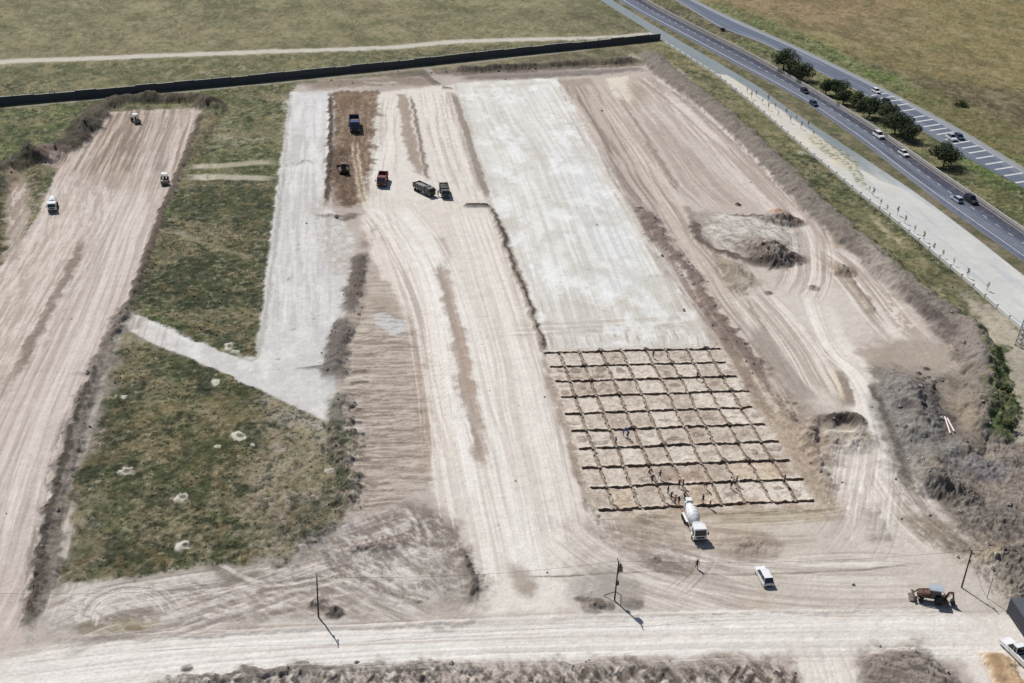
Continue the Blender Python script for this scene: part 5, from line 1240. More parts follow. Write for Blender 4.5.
        MB().tube((x1+.02, -.9, 2.0), (x1+.02, .9, 2.0), .28, n=12).build('water_tank', bodyp, t)
        MB().box((x1-.1, 0, 2.0), (.3, 1.7, 1.5)).build('front_frame', bodyp, t)
        for s in (1, -1): MB().box((xm-.8, s*(wd/2-.2), 1.15), (2.9, .42, .1)).build('mudguard', bodyp, t)
    return t
def roller(name, label, pos, rz, bodyp, canp, group=None):
    t = empty(name, pos, rz); tag(t, label, 'road roller', group)
    MB().tube((1.75, -1.05, .78), (1.75, 1.05, .78), .78, n=20).build('drum', mat('worn_steel_drum', (.22,.20,.18), .5, metal=.5, var=.3), t)
    fr = MB()
    for s in (1, -1): fr.box((1.6, s*1.16, .85), (1.7, .12, .3))
    fr.box((.72, 0, .95), (.25, 2.4, .4)); fr.box((2.6, 0, .9), (.2, 2.4, .3)); fr.build('drum_frame', bodyp, t)
    MB().prism([(-2.4, .8), (.5, .8), (.5, 1.35), (-.9, 1.6), (-2.4, 1.5)], -.75, .75).build('engine_body', bodyp, t, bevel=.05)
    MB().box((-.2, 0, 1.75), (.5, .5, .5)).build('seat', DARKP, t)
    MB().tube((.35, 0, 1.3), (.15, 0, 1.95), .05).build('steering_column', DSTEEL, t)
    can = MB().box((-.15, 0, 2.95), (1.9, 1.7, .12)).build('canopy', canp, t, bevel=.03)
    for x in (-1.0, .7):
        for s in (1, -1): MB().tube((x, s*.75, 1.3), (x, s*.75, 2.9), .05, n=6).build('post', DSTEEL, can)
    for s in (1, -1): wheel(t, -1.5, s*.95, .75, .5, STEEL)
    return t
def dozer(name, label, cat, pos, rz, bodyp, cabp):
    t = empty(name, pos, rz); tag(t, label, cat)
    for s in (1, -1):
        MB().prism([(-2.0, .35), (-1.6, 0.02), (1.5, .02), (2.0, .4), (1.9, .85), (1.5, 1.0), (-1.6, 1.0), (-2.0, .7)], s*1.0-.28, s*1.0+.28).build('track', DSTEEL, t)
    MB().prism([(-1.7, .7), (2.1, .7), (2.1, 1.55), (.4, 1.75), (-1.7, 1.7)], -.7, .7).build('body', bodyp, t, bevel=.05)
    cab = MB().box((-.6, 0, 2.2), (1.5, 1.4, 1.2), top=(.92, .92)).build('cab', GLASS, t)
    MB().box((-.6, 0, 2.86), (1.7, 1.6, .14)).build('roof', cabp, cab, bevel=.03)
    for x in (-1.3, .1):
        for s in (1, -1): MB().tube((x, s*.68, 1.6), (x*.97, s*.64, 2.82), .06, n=6).build('cab_post', bodyp, cab)
    MB().add([(2.7, -1.7, .1), (2.7, 1.7, .1), (2.5, 1.7, .6), (2.5, -1.7, .6), (2.75, -1.7, 1.25), (2.75, 1.7, 1.25), (2.85, 1.7, 1.25), (2.85, -1.7, 1.25), (2.62, 1.7, .6), (2.62, -1.7, .6), (2.82, 1.7, .08), (2.82, -1.7, .08)],
             [(0,1,2,3),(3,2,5,4),(4,5,6,7),(7,6,8,9),(9,8,10,11),(11,10,1,0),(0,3,4,7,9,11),(1,10,8,6,5,2)]).build('blade', mat('worn_blade_steel', (.10,.07,.05), .6, var=.3), t)
    for s in (1, -1): MB().tube((.2, s*1.35, .6), (2.6, s*1.35, .5), .1, n=6).build('push_arm', bodyp, t)
    MB().tube((1.3, .3, 1.6), (1.3, .3, 2.4), .06).build('exhaust', DSTEEL, t)
    MB().box((-2.3, 0, .9), (.8, .3, .7)).build('ripper', DSTEEL, t)
    return t
def backhoe(name, label, pos, rz):
    """backhoe loader: loader bucket ahead (+x), folded digging arm behind"""
    t = empty(name, pos, rz); tag(t, label, 'backhoe loader')
    MB().box((.1, 0, .95), (4.4, .9, .45)).build('chassis', DSTEEL, t)
    MB().prism([(.5, 1.0), (2.5, 1.0), (2.5, 1.65), (.5, 1.95)], -.55, .55).build('bonnet', ORNG, t, bevel=.06)
    cab = MB().box((-.35, 0, 2.05), (1.6, 1.6, 1.5), top=(.9, .9)).build('cab', GLASS, t)
    MB().box((-.4, 0, 2.88), (2.3, 2.0, .16)).build('roof', LBLUE, cab, bevel=.04)
    for x in (-1.1, .42):
        for s in (1, -1): MB().tube((x, s*.8, 1.3), (x*.93, s*.73, 2.8), .07, n=6).build('cab_post', ORNG, cab)
    for s in (1, -1):
        wheel(t, -1.0, s*1.0, .78, .5, CREAM); wheel(t, 1.9, s*.9, .48, .32, CREAM)
        MB().box((-1.0, s*1.0, 1.66), (1.3, .5, .1)).build('mudguard', DARKP, t)
        MB().tube((.6, s*.75, 1.9), (2.3, s*.75, 1.55), .12, n=6).tube((2.3, s*.75, 1.55), (3.1, s*.75, .5), .12, n=6).build('loader_arm', ORNG, t)
        MB().tube((1.3, s*.75, 1.0), (2.3, s*.75, 1.5), .06, n=6).build('hydraulic_ram', STEEL, t)
    MB().prism([(2.9, .1), (3.8, .06), (3.85, .14), (3.1, .35), (3.12, .85), (3.5, 1.0), (3.4, 1.06), (2.96, .9)], -1.1, 1.1).build('loader_bucket', mat('worn_bucket_steel', (.13,.10,.085), .7, var=.3), t)
    MB().box((-2.2, 0, .8), (.3, 1.9, .7)).build('rear_frame', ORNG, t)
    for s in (1, -1): MB().tube((-2.3, s*1.0, 1.1), (-2.6, s*1.5, .1), .09, n=6).build('stabiliser_leg', ORNG, t)
    bm_ = MB().tube((-2.3, 0, 1.1), (-2.6, .1, 2.3), .24, .2, n=6).tube((-2.6, .1, 2.3), (-3.2, .2, 2.5), .2, .17, n=6).build('boom', ORNG, t)
    MB().tube((-3.2, .2, 2.5), (-3.5, .3, 1.2), .17, .14, n=6).build('dipper_arm', ORNG, t)
    MB().tube((-2.7, 0, 1.3), (-3.1, .2, 2.4), .06, n=6).build('hydraulic_ram', STEEL, t)
    MB().prism([(-3.95, .3), (-3.5, .08), (-3.1, .3), (-3.2, .8), (-3.5, 1.25), (-3.8, .9)], -.15, .7).build('digging_bucket', DSTEEL, t)
    MB().tube((1.7, .2, 1.8), (1.7, .2, 2.5), .05).build('exhaust', DSTEEL, t)
    return t

# ---- on the highway and the second road
def road_z(): return .012
def on_road(x, y): p = W(x, y); return Vector((p[0], p[1], road_z()))
hw = head((1000, 238), (860, 143)); hw2 = head((860, 143), (1000, 238)); rd2 = head((1000, 174), (900, 110))
G1, G2 = 'cars driving along the highway', 'vehicles on the hatched second road'
def hd(x, y): return head((x+30, y+20), (x-30, y-20.5)) 
car('highway_car', 'dark car in the outer highway lane nearest the first clump of trees', 'car', on_road(804.5, 92.5), hw, DARKP, group=G1)
car('highway_car', 'navy blue car by the dashed line, second highway car from the top', 'car', on_road(813.5, 105), hw, NAVY, group=G1)
car('highway_suv', 'white sport utility car on the highway beneath the thickest roadside trees', 'car', on_road(878.5, 137), hw, WHITE, L_=4.9, wd=1.95, h=1.8, group=G1)
car('highway_car', 'white saloon car on the dark highway lane below the lone round tree', 'car', on_road(903.5, 155), hw, WHITE, style='sedan', group=G1)
car('highway_car', 'silver blue car keeping to the inner lane beside a black van', 'car', on_road(956.5, 201), hw2, mat('pale_blue_vehicle_paint', (.40,.46,.55), .3, var=.08), group=G1)
car('highway_van', 'black van in the outer highway lane alongside the silver blue car', 'van', on_road(970.5, 202), hw, DARKP, L_=4.9, wd=1.95, h=1.95, group=G1)
car('road_car', 'white car just before the start of the hatched road markings', 'car', on_road(876, 92.5), rd2, WHITE, group=G2)
car('road_car', 'black car at the first of the hatched road markings', 'car', on_road(886.5, 103), rd2, DARKP, group=G2)
car('road_pickup', 'silver white pickup on the hatched road above the lone round tree', 'pickup truck', on_road(951, 139.5), rd2, mat('silver_white_paint', (.60,.63,.68), .35, var=.1), L_=5.2, wd=1.9, h=1.8, style='pickup', group=G2)
car('road_car', 'dark blue car passing close beside the silver pickup', 'car', on_road(959, 138.5), rd2, NAVY, group=G2)

# ---- on the site
_t = car('site_car', 'white estate car standing alone on the bare yard right of the concrete mixer', 'car', PT(763.5, 578.5), head((757, 566), (769, 588)), WHITE, L_=4.6, h=1.6); _t.scale = (0.93,)*3
_t = truck('concrete_mixer_truck', 'white concrete mixer truck backed up to the edge of the footing trenches', 'mixer truck', PT(693, 528.5), head((698, 545), (682, 510)), WHITE, L_=8.6, kind='mixer', cabh=2.85); _t.scale = (0.86,)*3
_t = truck('tipper_truck', 'dark blue tipper truck with an empty body at the top of the brown dug strip', 'tipper truck', PT(354.5, 127), head((356, 136), (354, 116)), BLUEP, L_=8.6, kind='tipper'); _t.scale = (1.22,)*3
truck('tipper_truck', 'dark red tipper truck standing on pale ground beside the dug strip', 'tipper truck', PT(382.5, 183), head((380, 190), (385, 174)), REDP, L_=7.0, kind='tipper')
_t = truck('tipper_truck', 'grey loaded tipper truck parked askew, nose to the lower right', 'tipper truck', PT(424, 193), head((432, 195.5), (415, 187.5)), GREYP, L_=8.0, kind='loaded', rear=mat('pale_grey_load', (.30,.29,.27), .9, var=.3, scale=2, bump=.5), cabh=2.6); _t.scale = (0.9,)*3
_t = truck('tipper_truck', 'dull green tipper truck standing right of the grey loaded one', 'tipper truck', PT(444.5, 194.5), head((447, 199.5), (442.5, 184.5)), GREENP, L_=7.4, kind='loaded', rear=mat('dark_green_load_cover', (.06,.07,.06), .9, var=.2, scale=2), cabh=2.5); _t.scale = (0.9,)*3
_t = truck('water_truck', 'white tanker truck with dark windscreen heading down the left cleared strip', 'tanker truck', PT(53.2, 208.5), head((51.5, 215), (54.5, 200)), WHITE, L_=6.6, kind='tanker', cabh=2.7); _t.scale = (0.85,)*3
_t = roller('compaction_roller', 'white canopied roller at the top end of the left cleared strip', PT(136, 122.5), head((139, 124), (131, 117)), mat('dark_roller_paint', (.07,.045,.03), .5, var=.3), WHITE, 'rollers on the left strip'); _t.scale = (0.88,)*3
_t = roller('compaction_roller', 'white canopied roller near the weedy edge of the left cleared strip', PT(165, 183), head((165, 189), (165, 173)), mat('dark_roller_paint', (.07,.045,.03), .5, var=.3), WHITE, 'rollers on the left strip'); _t.scale = (0.88,)*3
dozer('bulldozer', 'dark brown bulldozer digging in the brown strip below the blue truck', 'bulldozer', PT(343.5, 171), head((341, 160), (345, 178)), mat('dark_dozer_paint', (.15,.06,.025), .5, var=.3), mat('brown_roof_paint', (.13,.065,.04), .6, var=.3))
_t = backhoe('backhoe_loader', 'rust coloured backhoe loader with pale blue cab roof on the dirt road', PT(931, 600.5), head((912, 598), (948, 603))); _t.scale = (0.84,)*3
# partly framed at the lower right: pickup and a dark steel site container
car('parked_pickup', 'white pickup truck cut off by the right border below the dark container', 'pickup truck', PT(1016, 655), head((1004, 645), (1029, 670)), WHITE, L_=5.3, wd=1.9, h=1.8, style='pickup')
def container():
    p = PT(1024, 627); rz = head((1008, 607), (1034, 645)); t = empty('site_container', p, rz); tag(t, 'dark slate steel site container at the right border beside the dirt road', 'container')
    S = mat('slate_container_paint', (.075,.085,.105), .6, var=.25, scale=.8)
    c = MB(); L_, w_, h_ = 6.06, 2.44, 2.6; c.box((0, 0, h_/2+.12), (L_-.1, w_-.1, h_-.14))
    for s in (1, -1):
        for k in range(22): c.box((-L_/2+.3+k*.26, s*(w_/2-.03), h_/2+.1), (.12, .05, h_-.3))
    c.build('walls', S, t); rf = MB().box((0, 0, h_+.09), (L_, w_, .06)); rf.build('roof', S, t)
    for k in range(18): pass
    for sx_ in (1, -1):
        for s in (1, -1): MB().box((sx_*(L_/2-.06), s*(w_/2-.06), h_/2+.08), (.16, .16, h_+.1)).build('corner_post', S, t)
    d = MB().box((L_/2+.01, 0, h_/2+.1), (.06, w_-.3, h_-.3)).build('door', S, t)
    for y in (-.7, -.3, .3, .7): MB().tube((L_/2+.07, y, .25), (L_/2+.07, y, h_-.05), .025, n=5).build('lock_rod', STEEL, d)
container()

# ================================================================== POLES, WIRES, MAST
def pole(label, base, h, kind):
    t = empty('power_pole', base, 0); tag(t, label, 'power pole', 'timber power poles along the dirt road')
    MB().tube((0, 0, -.5), (0, 0, h), .13, .09, n=10).build('pole', WOOD, t)
    a = R(90)
    ca = MB().box((0, 0, h-.25), (.1, 1.5, .12)).build('crossarm', WOOD, t)
    for y in (-.68, 0.0, .68):
        MB().lathe([(0, .03), (.03, .07), (.08, .05), (.12, .07), (.17, .05), (.22, .03)], Matrix.Translation((0, y, h-.18)) @ Matrix.Rotation(-math.pi/2, 4, 'Y'), 8).build('insulator', mat('brown_porcelain', (.10,.04,.025), .2, var=.05), ca)
    MB().box((.14, 0, h*.72), (.05, .35, .45)).build('plate', STEEL, t)
    if kind == 'transformer':
        b = MB().box((.38, .1, h-1.35), (.55, .75, .9)).build('transformer', GREYP, t, bevel=.04)
        for y in (-.15, .1, .35): MB().tube((.38, y, h-.9), (.38, y, h-.6), .05, n=6).build('bushing', DSTEEL, b)
        MB().box((.2, 0, h*.45), (.3, .4, .6)).build('fuse_box', DSTEEL, t)
        for q in ((-1.3, 1.2), (1.2, 1.0)): MB().tube((q[0], q[1], 0), (q[0]*.1, q[1]*.1, 1.5), .06, n=6).build('brace', WOOD, t)
    if kind == 'stay':
        MB().tube((0, 0, h-.8), (3.0, -.6, 0), .025, n=5).build('stay_wire', STEEL, t)
    return t
PB = [PT(318.5, 617), PT(614.5, 600.5), PT(961.5, 587.5)]
PH = [7.0, 7.1, 6.9]
pole('slim timber power pole on the churned ground left of the wide pale lane', PB[0], PH[0], 'plain')
pole('power pole carrying a small transformer, standing between the pale lane and the concrete mixer', PB[1], PH[1], 'transformer')
pole('timber power pole beside the backhoe loader near the right border', PB[2], PH[2], 'stay')
PBX = [PB[0]+(PB[0]-PB[1])*1.0, *PB, PB[2]+(PB[2]-PB[1])*.9]; PHX = [7, *PH, 7]
def wires(i, label):
    a = PBX[i]+Vector((0, 0, PHX[i])); b = PBX[i+1]+Vector((0, 0, PHX[i+1])); mb = MB(); 
    for off in (0.0,):
        pr = None
        for k in range(17):
            u = k/16; q = a.lerp(b, u)+Vector((0, off, .05-1.1*4*u*(1-u)))
            if pr is not None: mb.tube(pr, q, .02, n=4, caps=False)
            pr = q
    o = mb.build('overhead_wire', DSTEEL, None); tag(o, label, 'power line', 'overhead wires between the poles')
wires(0, 'sagging overhead wire running off the left border from the slim power pole')
wires(1, 'sagging overhead wire between the slim pole and the transformer pole')
wires(2, 'sagging overhead wire between the transformer pole and the pole by the backhoe loader')
wires(3, 'overhead wire running off the right border from the pole by the backhoe loader')
st = empty('marker_post', PT(987, 598)); tag(st, 'thin upright post standing right of the pole by the backhoe loader', 'post')
MB().tube((0, 0, -.2), (0, 0, 3.6), .06, n=6).build('post', STEEL, st); MB().box((0, 0, 3.65), (.2, .2, .1)).build('cap', STEEL, st)
def mast():
    b = PT(1020, 346); t = empty('lattice_mast', b, .3); tag(t, 'galvanised steel lattice mast foot at the right border beside the low white wall', 'mast')
    h = 8; w0, w1 = .75, .35
    for sx_ in (1, -1):
        for s in (1, -1): MB().tube((sx_*w0, s*w0, -.2), (sx_*w1, s*w1, h), .08, n=5).build('leg', STEEL, t)
    br = MB(); n = 7
    for k in range(n):
        z0_, z1_ = h*k/n, h*(k+1)/n; a0 = w0+(w1-w0)*k/n; a1 = w0+(w1-w0)*(k+1)/n; c0 = [(-a0,-a0),(a0,-a0),(a0,a0),(-a0,a0)]; c1 = [(-a1,-a1),(a1,-a1),(a1,a1),(-a1,a1)]
        for i in range(4):
            j = (i+1) % 4; br.tube((*c0[i], z0_), (*c1[j], z1_), .04, n=4); br.tube((*c0[j], z0_), (*c1[i], z1_), .04, n=4); br.tube((*c1[i], z1_), (*c1[j], z1_), .04, n=4)
    br.build('bracing', STEEL, t)
    for sx_ in (1, -1):
        for s in (1, -1): MB().box((sx_*w0, s*w0, .1), (.4, .4, .4)).build('footing', CONC, t)
mast()
# pale pipes lying on the churned spoil
for i, ((x0, y0), (x1, y1), lb) in enumerate((((943.5, 422), (949, 438.5), 'left one of two pale pipes lying on the grey spoil'), ((946.5, 421.5), (952.5, 438), 'right one of two pale pipes lying on the grey spoil'))):
    a = PT(x0, y0)+Vector((0, 0, .4)); b = PT(x1, y1)+Vector((0, 0, .4)); mb = MB().tube(a, b, .15, n=10)
    o = mb.build('plastic_pipe', mat('pale_pink_plastic_pipe', (.72,.62,.58), .5, var=.06)); tag(o, lb, 'pipe', 'pipes on the spoil')

# ================================================================== PEOPLE
SKIN = mat('skin', (.16,.09,.06), .6, var=.05)
def person_mesh(pose, name):
    """joints joined by a skin modifier, then frozen to one continuous mesh"""
    P = {}
    if pose == 'stand': lean, la, ra, l1, l2 = 0, (.05,.12,-.52), (.10,-.10,-.50), (.12,.11), (-.05,-.11)
    elif pose == 'walk': lean, la, ra, l1, l2 = .06, (.28,.10,-.42), (-.25,-.10,-.45), (.34,.10), (-.34,-.10)
    elif pose == 'bend': lean, la, ra, l1, l2 = .55, (.42,.05,-.42), (.46,-.05,-.40), (.10,.16), (-.12,-.16)
    else: lean, la, ra, l1, l2 = .16, (.42,.0,-.22), (.38,-.04,-.26), (.12,.14), (-.12,-.14)
    hip = Vector((0, 0, .93)); cl, sl_ = math.cos(lean), math.sin(lean)
    def up_(d): return hip+Vector((d*sl_, 0, d*cl))
    J = [hip, up_(.22), up_(.42), up_(.52), up_(.60)+Vector((.02,0,0)), up_(.72)+Vector((.04,0,0))]
    rad = [(.15,.12), (.15,.11), (.17,.12), (.06,.06), (.085,.09), (.09,.10)]
    E_ = [(0,1),(1,2),(2,3),(3,4),(4,5)]
    sh = up_(.45)
    for s, (dx, dy, dz) in ((1, la), (-1, ra)):
        a = sh+Vector((0, s*.21, 0)); h_ = a+Vector((dx, s*abs(dy), dz)); e_2 = a.lerp(h_, .5)+Vector((-.07, s*.05, 0))
        n = len(J); J += [a, e_2, h_, h_+Vector((.04,0,-.08))]; rad += [(.065,.065), (.048,.048), (.035,.035), (.035,.05)]; E_ += [(2,n),(n,n+1),(n+1,n+2),(n+2,n+3)]
    for s, (fx, fy) in ((1, l1), (-1, l2)):
        a = hip+Vector((0, s*.10, -.06)); f = Vector((fx, fy, .08)); k = a.lerp(f, .48)+Vector((.06, 0, 0))
        n = len(J); J += [a, k, f, f+Vector((.17, 0, -.04))]; rad += [(.10,.10), (.065,.065), (.045,.045), (.05,.035)]; E_ += [(0,n),(n,n+1),(n+1,n+2),(n+2,n+3)]
    me = bpy.data.meshes.new(name); me.from_pydata([tuple(j) for j in J], E_, []); o = bpy.data.objects.new(name, me); C.objects.link(o)
    md = o.modifiers.new('skin', 'SKIN'); 
    for i, sv in enumerate(me.skin_vertices[0].data): sv.radius = rad[i]; sv.use_root = (i == 0)
    o.modifiers.new('sub', 'SUBSURF').levels = 1
    dg = bpy.context.evaluated_depsgraph_get(); m2 = bpy.data.meshes.new_from_object(o.evaluated_get(dg)); bpy.data.objects.remove(o)
    m2.name = name; return m2, up_(.72)+Vector((.04, 0, 0)), up_
CLOTH = {k: mat(k, c, .9, var=.1) for k, c in {'navy_overalls': (.02,.03,.08), 'dark_clothing': (.02,.02,.025), 'blue_overalls': (.04,.07,.28), 'orange_vest': (.5,.12,.03), 'red_brown_overalls': (.12,.035,.03), 'white_shirt': (.6,.6,.58)}.items()}
HARD = {k: mat(k, c, .35, var=.05) for k, c in {'white_hard_hat': (.7,.7,.7), 'blue_hard_hat': (.03,.06,.4), 'dark_cap': (.02,.02,.02)}.items()}
BODY = {}
def person(label, x, y, pose, top, bottom, hat, rz, dz=0.0, group=None, pos=None):
    key = (pose, top, bottom)
    if key not in BODY:
        me, hd_, up_ = person_mesh(pose, 'person'); me.materials.clear()
        for q in (CLOTH[top], CLOTH[bottom], SKIN, RUBBER): me.materials.append(q)
        hz = hd_.z
        for p in me.polygons:
            c = p.center; d = (c-hd_).length; i = 0
            if d < .24: i = 2
            elif c.z < .10: i = 3
            elif c.z < .90 and abs(c.y) < .30 and (c.x < .3 or pose == 'walk') and not (c.z > .45 and abs(c.y) > .22): i = 1
            p.material_index = i; p.use_smooth = True
        for p in me.polygons:
            c = p.center
            if abs(c.y) > .24 and c.z < .95 and c.z > .3 and c.x > -.1 and (c.z < .62 if pose != 'stand' else c.z < .88) and pose in ('bend', 'work'): p.material_index = 2
        BODY[key] = (me, hd_)
    me, hd_ = BODY[key]; pt = pos if pos is not None else PT(x, y)
    o = bpy.data.objects.new('person', me); C.objects.link(o); o.location = pt+Vector((0, 0, dz)); o.rotation_euler = (0, 0, rz); tag(o, label, 'person', group)
    h = MB().lathe([(0, .165), (.025, .17), (.03, .135), (.08, .125), (.13, .085), (.155, .03)], Matrix.Translation(hd_+Vector((0, 0, .01))) @ Matrix.Rotation(-math.pi/2, 4, 'Y'), 10).build('hard_hat', HARD[hat], o)
    return o
GP_ = 'workers around the footing trenches'
ppl = [
 ('worker in blue overalls stooping in a bay near the middle of the trench grid', 623, 434, 'bend', 'blue_overalls', 'blue_overalls', 'blue_hard_hat', .3),
 ('worker in blue overalls standing close beside the stooping one in the middle of the grid', 627.5, 437, 'stand', 'blue_overalls', 'dark_clothing', 'blue_hard_hat', 2.2),
 ('worker in dark clothes standing apart just left of the pair in blue overalls', 615.5, 443, 'walk', 'navy_overalls', 'dark_clothing', 'dark_cap', 3.6),
 ('lone worker at the topmost row of trenches', 653, 356, 'stand', 'dark_clothing', 'dark_clothing', 'dark_cap', 1.2),
 ('lone worker near the right side of the upper bays', 696.5, 377, 'stand', 'red_brown_overalls', 'dark_clothing', 'dark_cap', 4.0),
 ('worker in brown overalls bending in the bay up and left of the mixer', 648.5, 474, 'bend', 'red_brown_overalls', 'red_brown_overalls', 'dark_cap', 5.2),
 ('worker with a white hat standing just below the leftmost bending one', 651.5, 481, 'stand', 'red_brown_overalls', 'navy_overalls', 'white_hard_hat', .8),
 ('worker in dark clothes alone in the bay above and left of the mixer drum', 659.5, 477, 'walk', 'dark_clothing', 'dark_clothing', 'dark_cap', 5.0),
 ('worker stooping over the trench directly above the mixer drum', 678.5, 486, 'bend', 'dark_clothing', 'navy_overalls', 'white_hard_hat', 1.0),
 ('worker in an orange vest behind the one stooping above the mixer drum', 683, 485, 'work', 'orange_vest', 'navy_overalls', 'white_hard_hat', 3.5),
 ('worker at the left end of the row beside the mixer chute', 667.5, 492, 'stand', 'red_brown_overalls', 'dark_clothing', 'dark_cap', 5.6),
 ('worker raking, second from the left in the row beside the mixer chute', 670.5, 498, 'work', 'dark_clothing', 'navy_overalls', 'white_hard_hat', .2),
 ('worker in an orange vest in the middle of the row beside the mixer chute', 674.5, 502.5, 'work', 'orange_vest', 'dark_clothing', 'dark_cap', .9),
 ('worker in navy overalls standing against the mixer rear', 679, 504, 'stand', 'navy_overalls', 'navy_overalls', 'white_hard_hat', .5),
 ('worker in dark clothes on the far side of the mixer chute', 684.5, 499, 'bend', 'dark_clothing', 'dark_clothing', 'dark_cap', 3.9),
 ('worker left of a pair standing to the right of the mixer drum', 703.5, 503.5, 'work', 'navy_overalls', 'dark_clothing', 'dark_cap', 1.4),
 ('worker with an orange vest, right of the pair to the right of the mixer drum', 708.5, 504, 'stand', 'orange_vest', 'dark_clothing', 'white_hard_hat', 3.0),
 ('worker bending over the trench above the pair right of the mixer', 705.5, 487, 'bend', 'red_brown_overalls', 'navy_overalls', 'dark_cap', 4.4),
 ('worker in dark clothes standing right of the mixer at the second lowest trench', 731, 487, 'stand', 'dark_clothing', 'dark_clothing', 'white_hard_hat', 1.9),
 ('worker in navy overalls stepping along the second lowest trench beside a standing one', 736, 483, 'walk', 'navy_overalls', 'navy_overalls', 'dark_cap', .2),
 ('worker alone far along the second lowest trench towards the right', 784, 482, 'stand', 'dark_clothing', 'dark_clothing', 'dark_cap', 2.5),
]
for lb, x, y, po, a, b, h, rz in ppl:
    p = W(x, y+2)
    r_ = min(range(10), key=lambda i: abs(ROWS[i]-p[1]))
    yy = p[1]
    if abs(ROWS[r_]-yy) < RH+.35: yy = ROWS[r_]+(RH+.4)*(1 if yy >= ROWS[r_] else -1)
    person(lb, 0, 0, po, a, b, h, rz, group=GP_, pos=Vector((p[0], yy, .03)))
person('person in dark clothes walking across the yard below the mixer truck', 696.5, 568, 'walk', 'dark_clothing', 'dark_clothing', 'dark_cap', 4.6)
person('person standing between the grey and the green tipper trucks', 438, 196, 'stand', 'dark_clothing', 'dark_clothing', 'white_hard_hat', 4.6)

# ================================================================== TREES, SHRUBS
def foliage_mat(name, c, c2, thin=0.0):
    m = bpy.data.materials.new(name); m.use_nodes = True; nt = m.node_tree; b = nt.nodes['Principled BSDF']
    g = nt.nodes.new('ShaderNodeNewGeometry'); tc = nt.nodes.new('ShaderNodeTexCoord'); no = nt.nodes.new('ShaderNodeTexNoise'); no.inputs['Scale'].default_value = .9; no.inputs['Detail'].default_value = 4
    nt.links.new(tc.outputs['Object'], no.inputs['Vector'])
    ad = nt.nodes.new('ShaderNodeMath'); ad.operation = 'MULTIPLY_ADD'; ad.inputs[1].default_value = .5; nt.links.new(g.outputs['Random Per Island'], ad.inputs[0]); nt.links.new(no.outputs['Fac'], ad.inputs[2])
    mr = nt.nodes.new('ShaderNodeMapRange'); mr.inputs[1].default_value = .4; mr.inputs[2].default_value = 1.1; nt.links.new(ad.outputs[0], mr.inputs[0])
    mx = nt.nodes.new('ShaderNodeMix'); mx.data_type = 'RGBA'; mx.inputs[6].default_value = (*c, 1); mx.inputs[7].default_value = (*c2, 1)
    nt.links.new(mr.outputs[0], mx.inputs[0]); nt.links.new(mx.outputs[2], b.inputs['Base Color']); b.inputs['Roughness'].default_value = .75; b.inputs['Specular IOR Level'].default_value = .25
    if thin:                                     # thin leaves let some light through
        tr = nt.nodes.new('ShaderNodeBsdfTranslucent'); nt.links.new(mx.outputs[2], tr.inputs['Color']); ms = nt.nodes.new('ShaderNodeMixShader'); ms.inputs[0].default_value = thin
        nt.links.new(b.outputs[0], ms.inputs[1]); nt.links.new(tr.outputs[0], ms.inputs[2]); nt.links.new(ms.outputs[0], nt.nodes['Material Output'].inputs[0])
    return m
F_DARK = foliage_mat('dark_evergreen_leaves', (.024,.038,.020), (.075,.095,.040), .25)
F_MID = foliage_mat('dull_green_leaves', (.040,.060,.024), (.10,.12,.045), .25)
F_YOUNG = foliage_mat('young_tree_leaves', (.07,.075,.055), (.17,.15,.11), .4)
F_WEED = foliage_mat('weed_leaves', (.13,.14,.075), (.34,.31,.20), .6)
def leaves(mb, c, rx, ry, rz, n, size, r):
    for _ in range(n):
        while True:
            v = Vector((r.uniform(-1, 1), r.uniform(-1, 1), r.uniform(-1, 1)))
            if v.length <= 1: break
        if v.length > 1e-3: v = v.normalized()*(v.length**.45)
        p = Vector((c[0]+v.x*rx, c[1]+v.y*ry, c[2]+v.z*rz)); s = size*r.uniform(.6, 1.35)
        n_ = (v+Vector((r.uniform(-.8, .8), r.uniform(-.8, .8), r.uniform(-.3, 1.0)))).normalized(); t_ = n_.orthogonal().normalized(); q = Matrix.Rotation(r.uniform(0, 6.28), 3, n_); t_ = q @ t_; b_ = n_.cross(t_)
        mb.add([p-t_*s, p+b_*s*.55+n_*s*.12, p+t_*s, p-b_*s*.55+n_*s*.12], [(0, 1, 2, 3)])
def tree(label, x, y, w, h, m, seed, lobes=7, n=1500, group=None, trunk=.3, name='tree'):
    w *= 1.1
    r = random.Random(seed); b = Vector((*W(x, y), 0)); b.z = gz(b.x, b.y)-.05; t = empty(name, b, r.uniform(0, 6)); tag(t, label, 'tree' if name == 'tree' else 'shrub', group)
    tr = MB().tube((0, 0, -.3), (.1, .05, h*.35), trunk, trunk*.7, n=8); cs = []
    for k in range(lobes):
        an = k*2.4+r.uniform(-.4, .4); rr = w/2*(.3+.5*r.random()); cz = h*(.42+.30*r.random()) if k else h*.72
        if k == 0: rr = 0
        c = (rr*math.cos(an), rr*math.sin(an), cz); cs.append(c)
        tr.tube((.1, .05, h*.33), (c[0]*.8, c[1]*.8, c[2]), trunk*.45, .05, n=5)
    tr.build('trunk', BARK, t)
    cr = MB()
    for c in cs:
        q = w*r.uniform(.15, .33); leaves(cr, c, q, q, q*r.uniform(.75, .95), n//lobes, .30 if w > 4 else .2, r)
    leaves(cr, (0, 0, h*.45), w*.34, w*.34, h*.2, n//9, .3 if w > 4 else .2, r)
    cr.build('crown', m, t); return t
GT = 'trees between the highway and the second road'
tree('tallest dark tree of the clump furthest up the highway verge', 783, 70, 9.5, 9.0, F_DARK, 1, 9, 2600, GT)
tree('smaller dark tree leaning against the right side of the tallest one', 791, 75, 6.5, 6.6, F_DARK, 2, 7, 1500, GT)
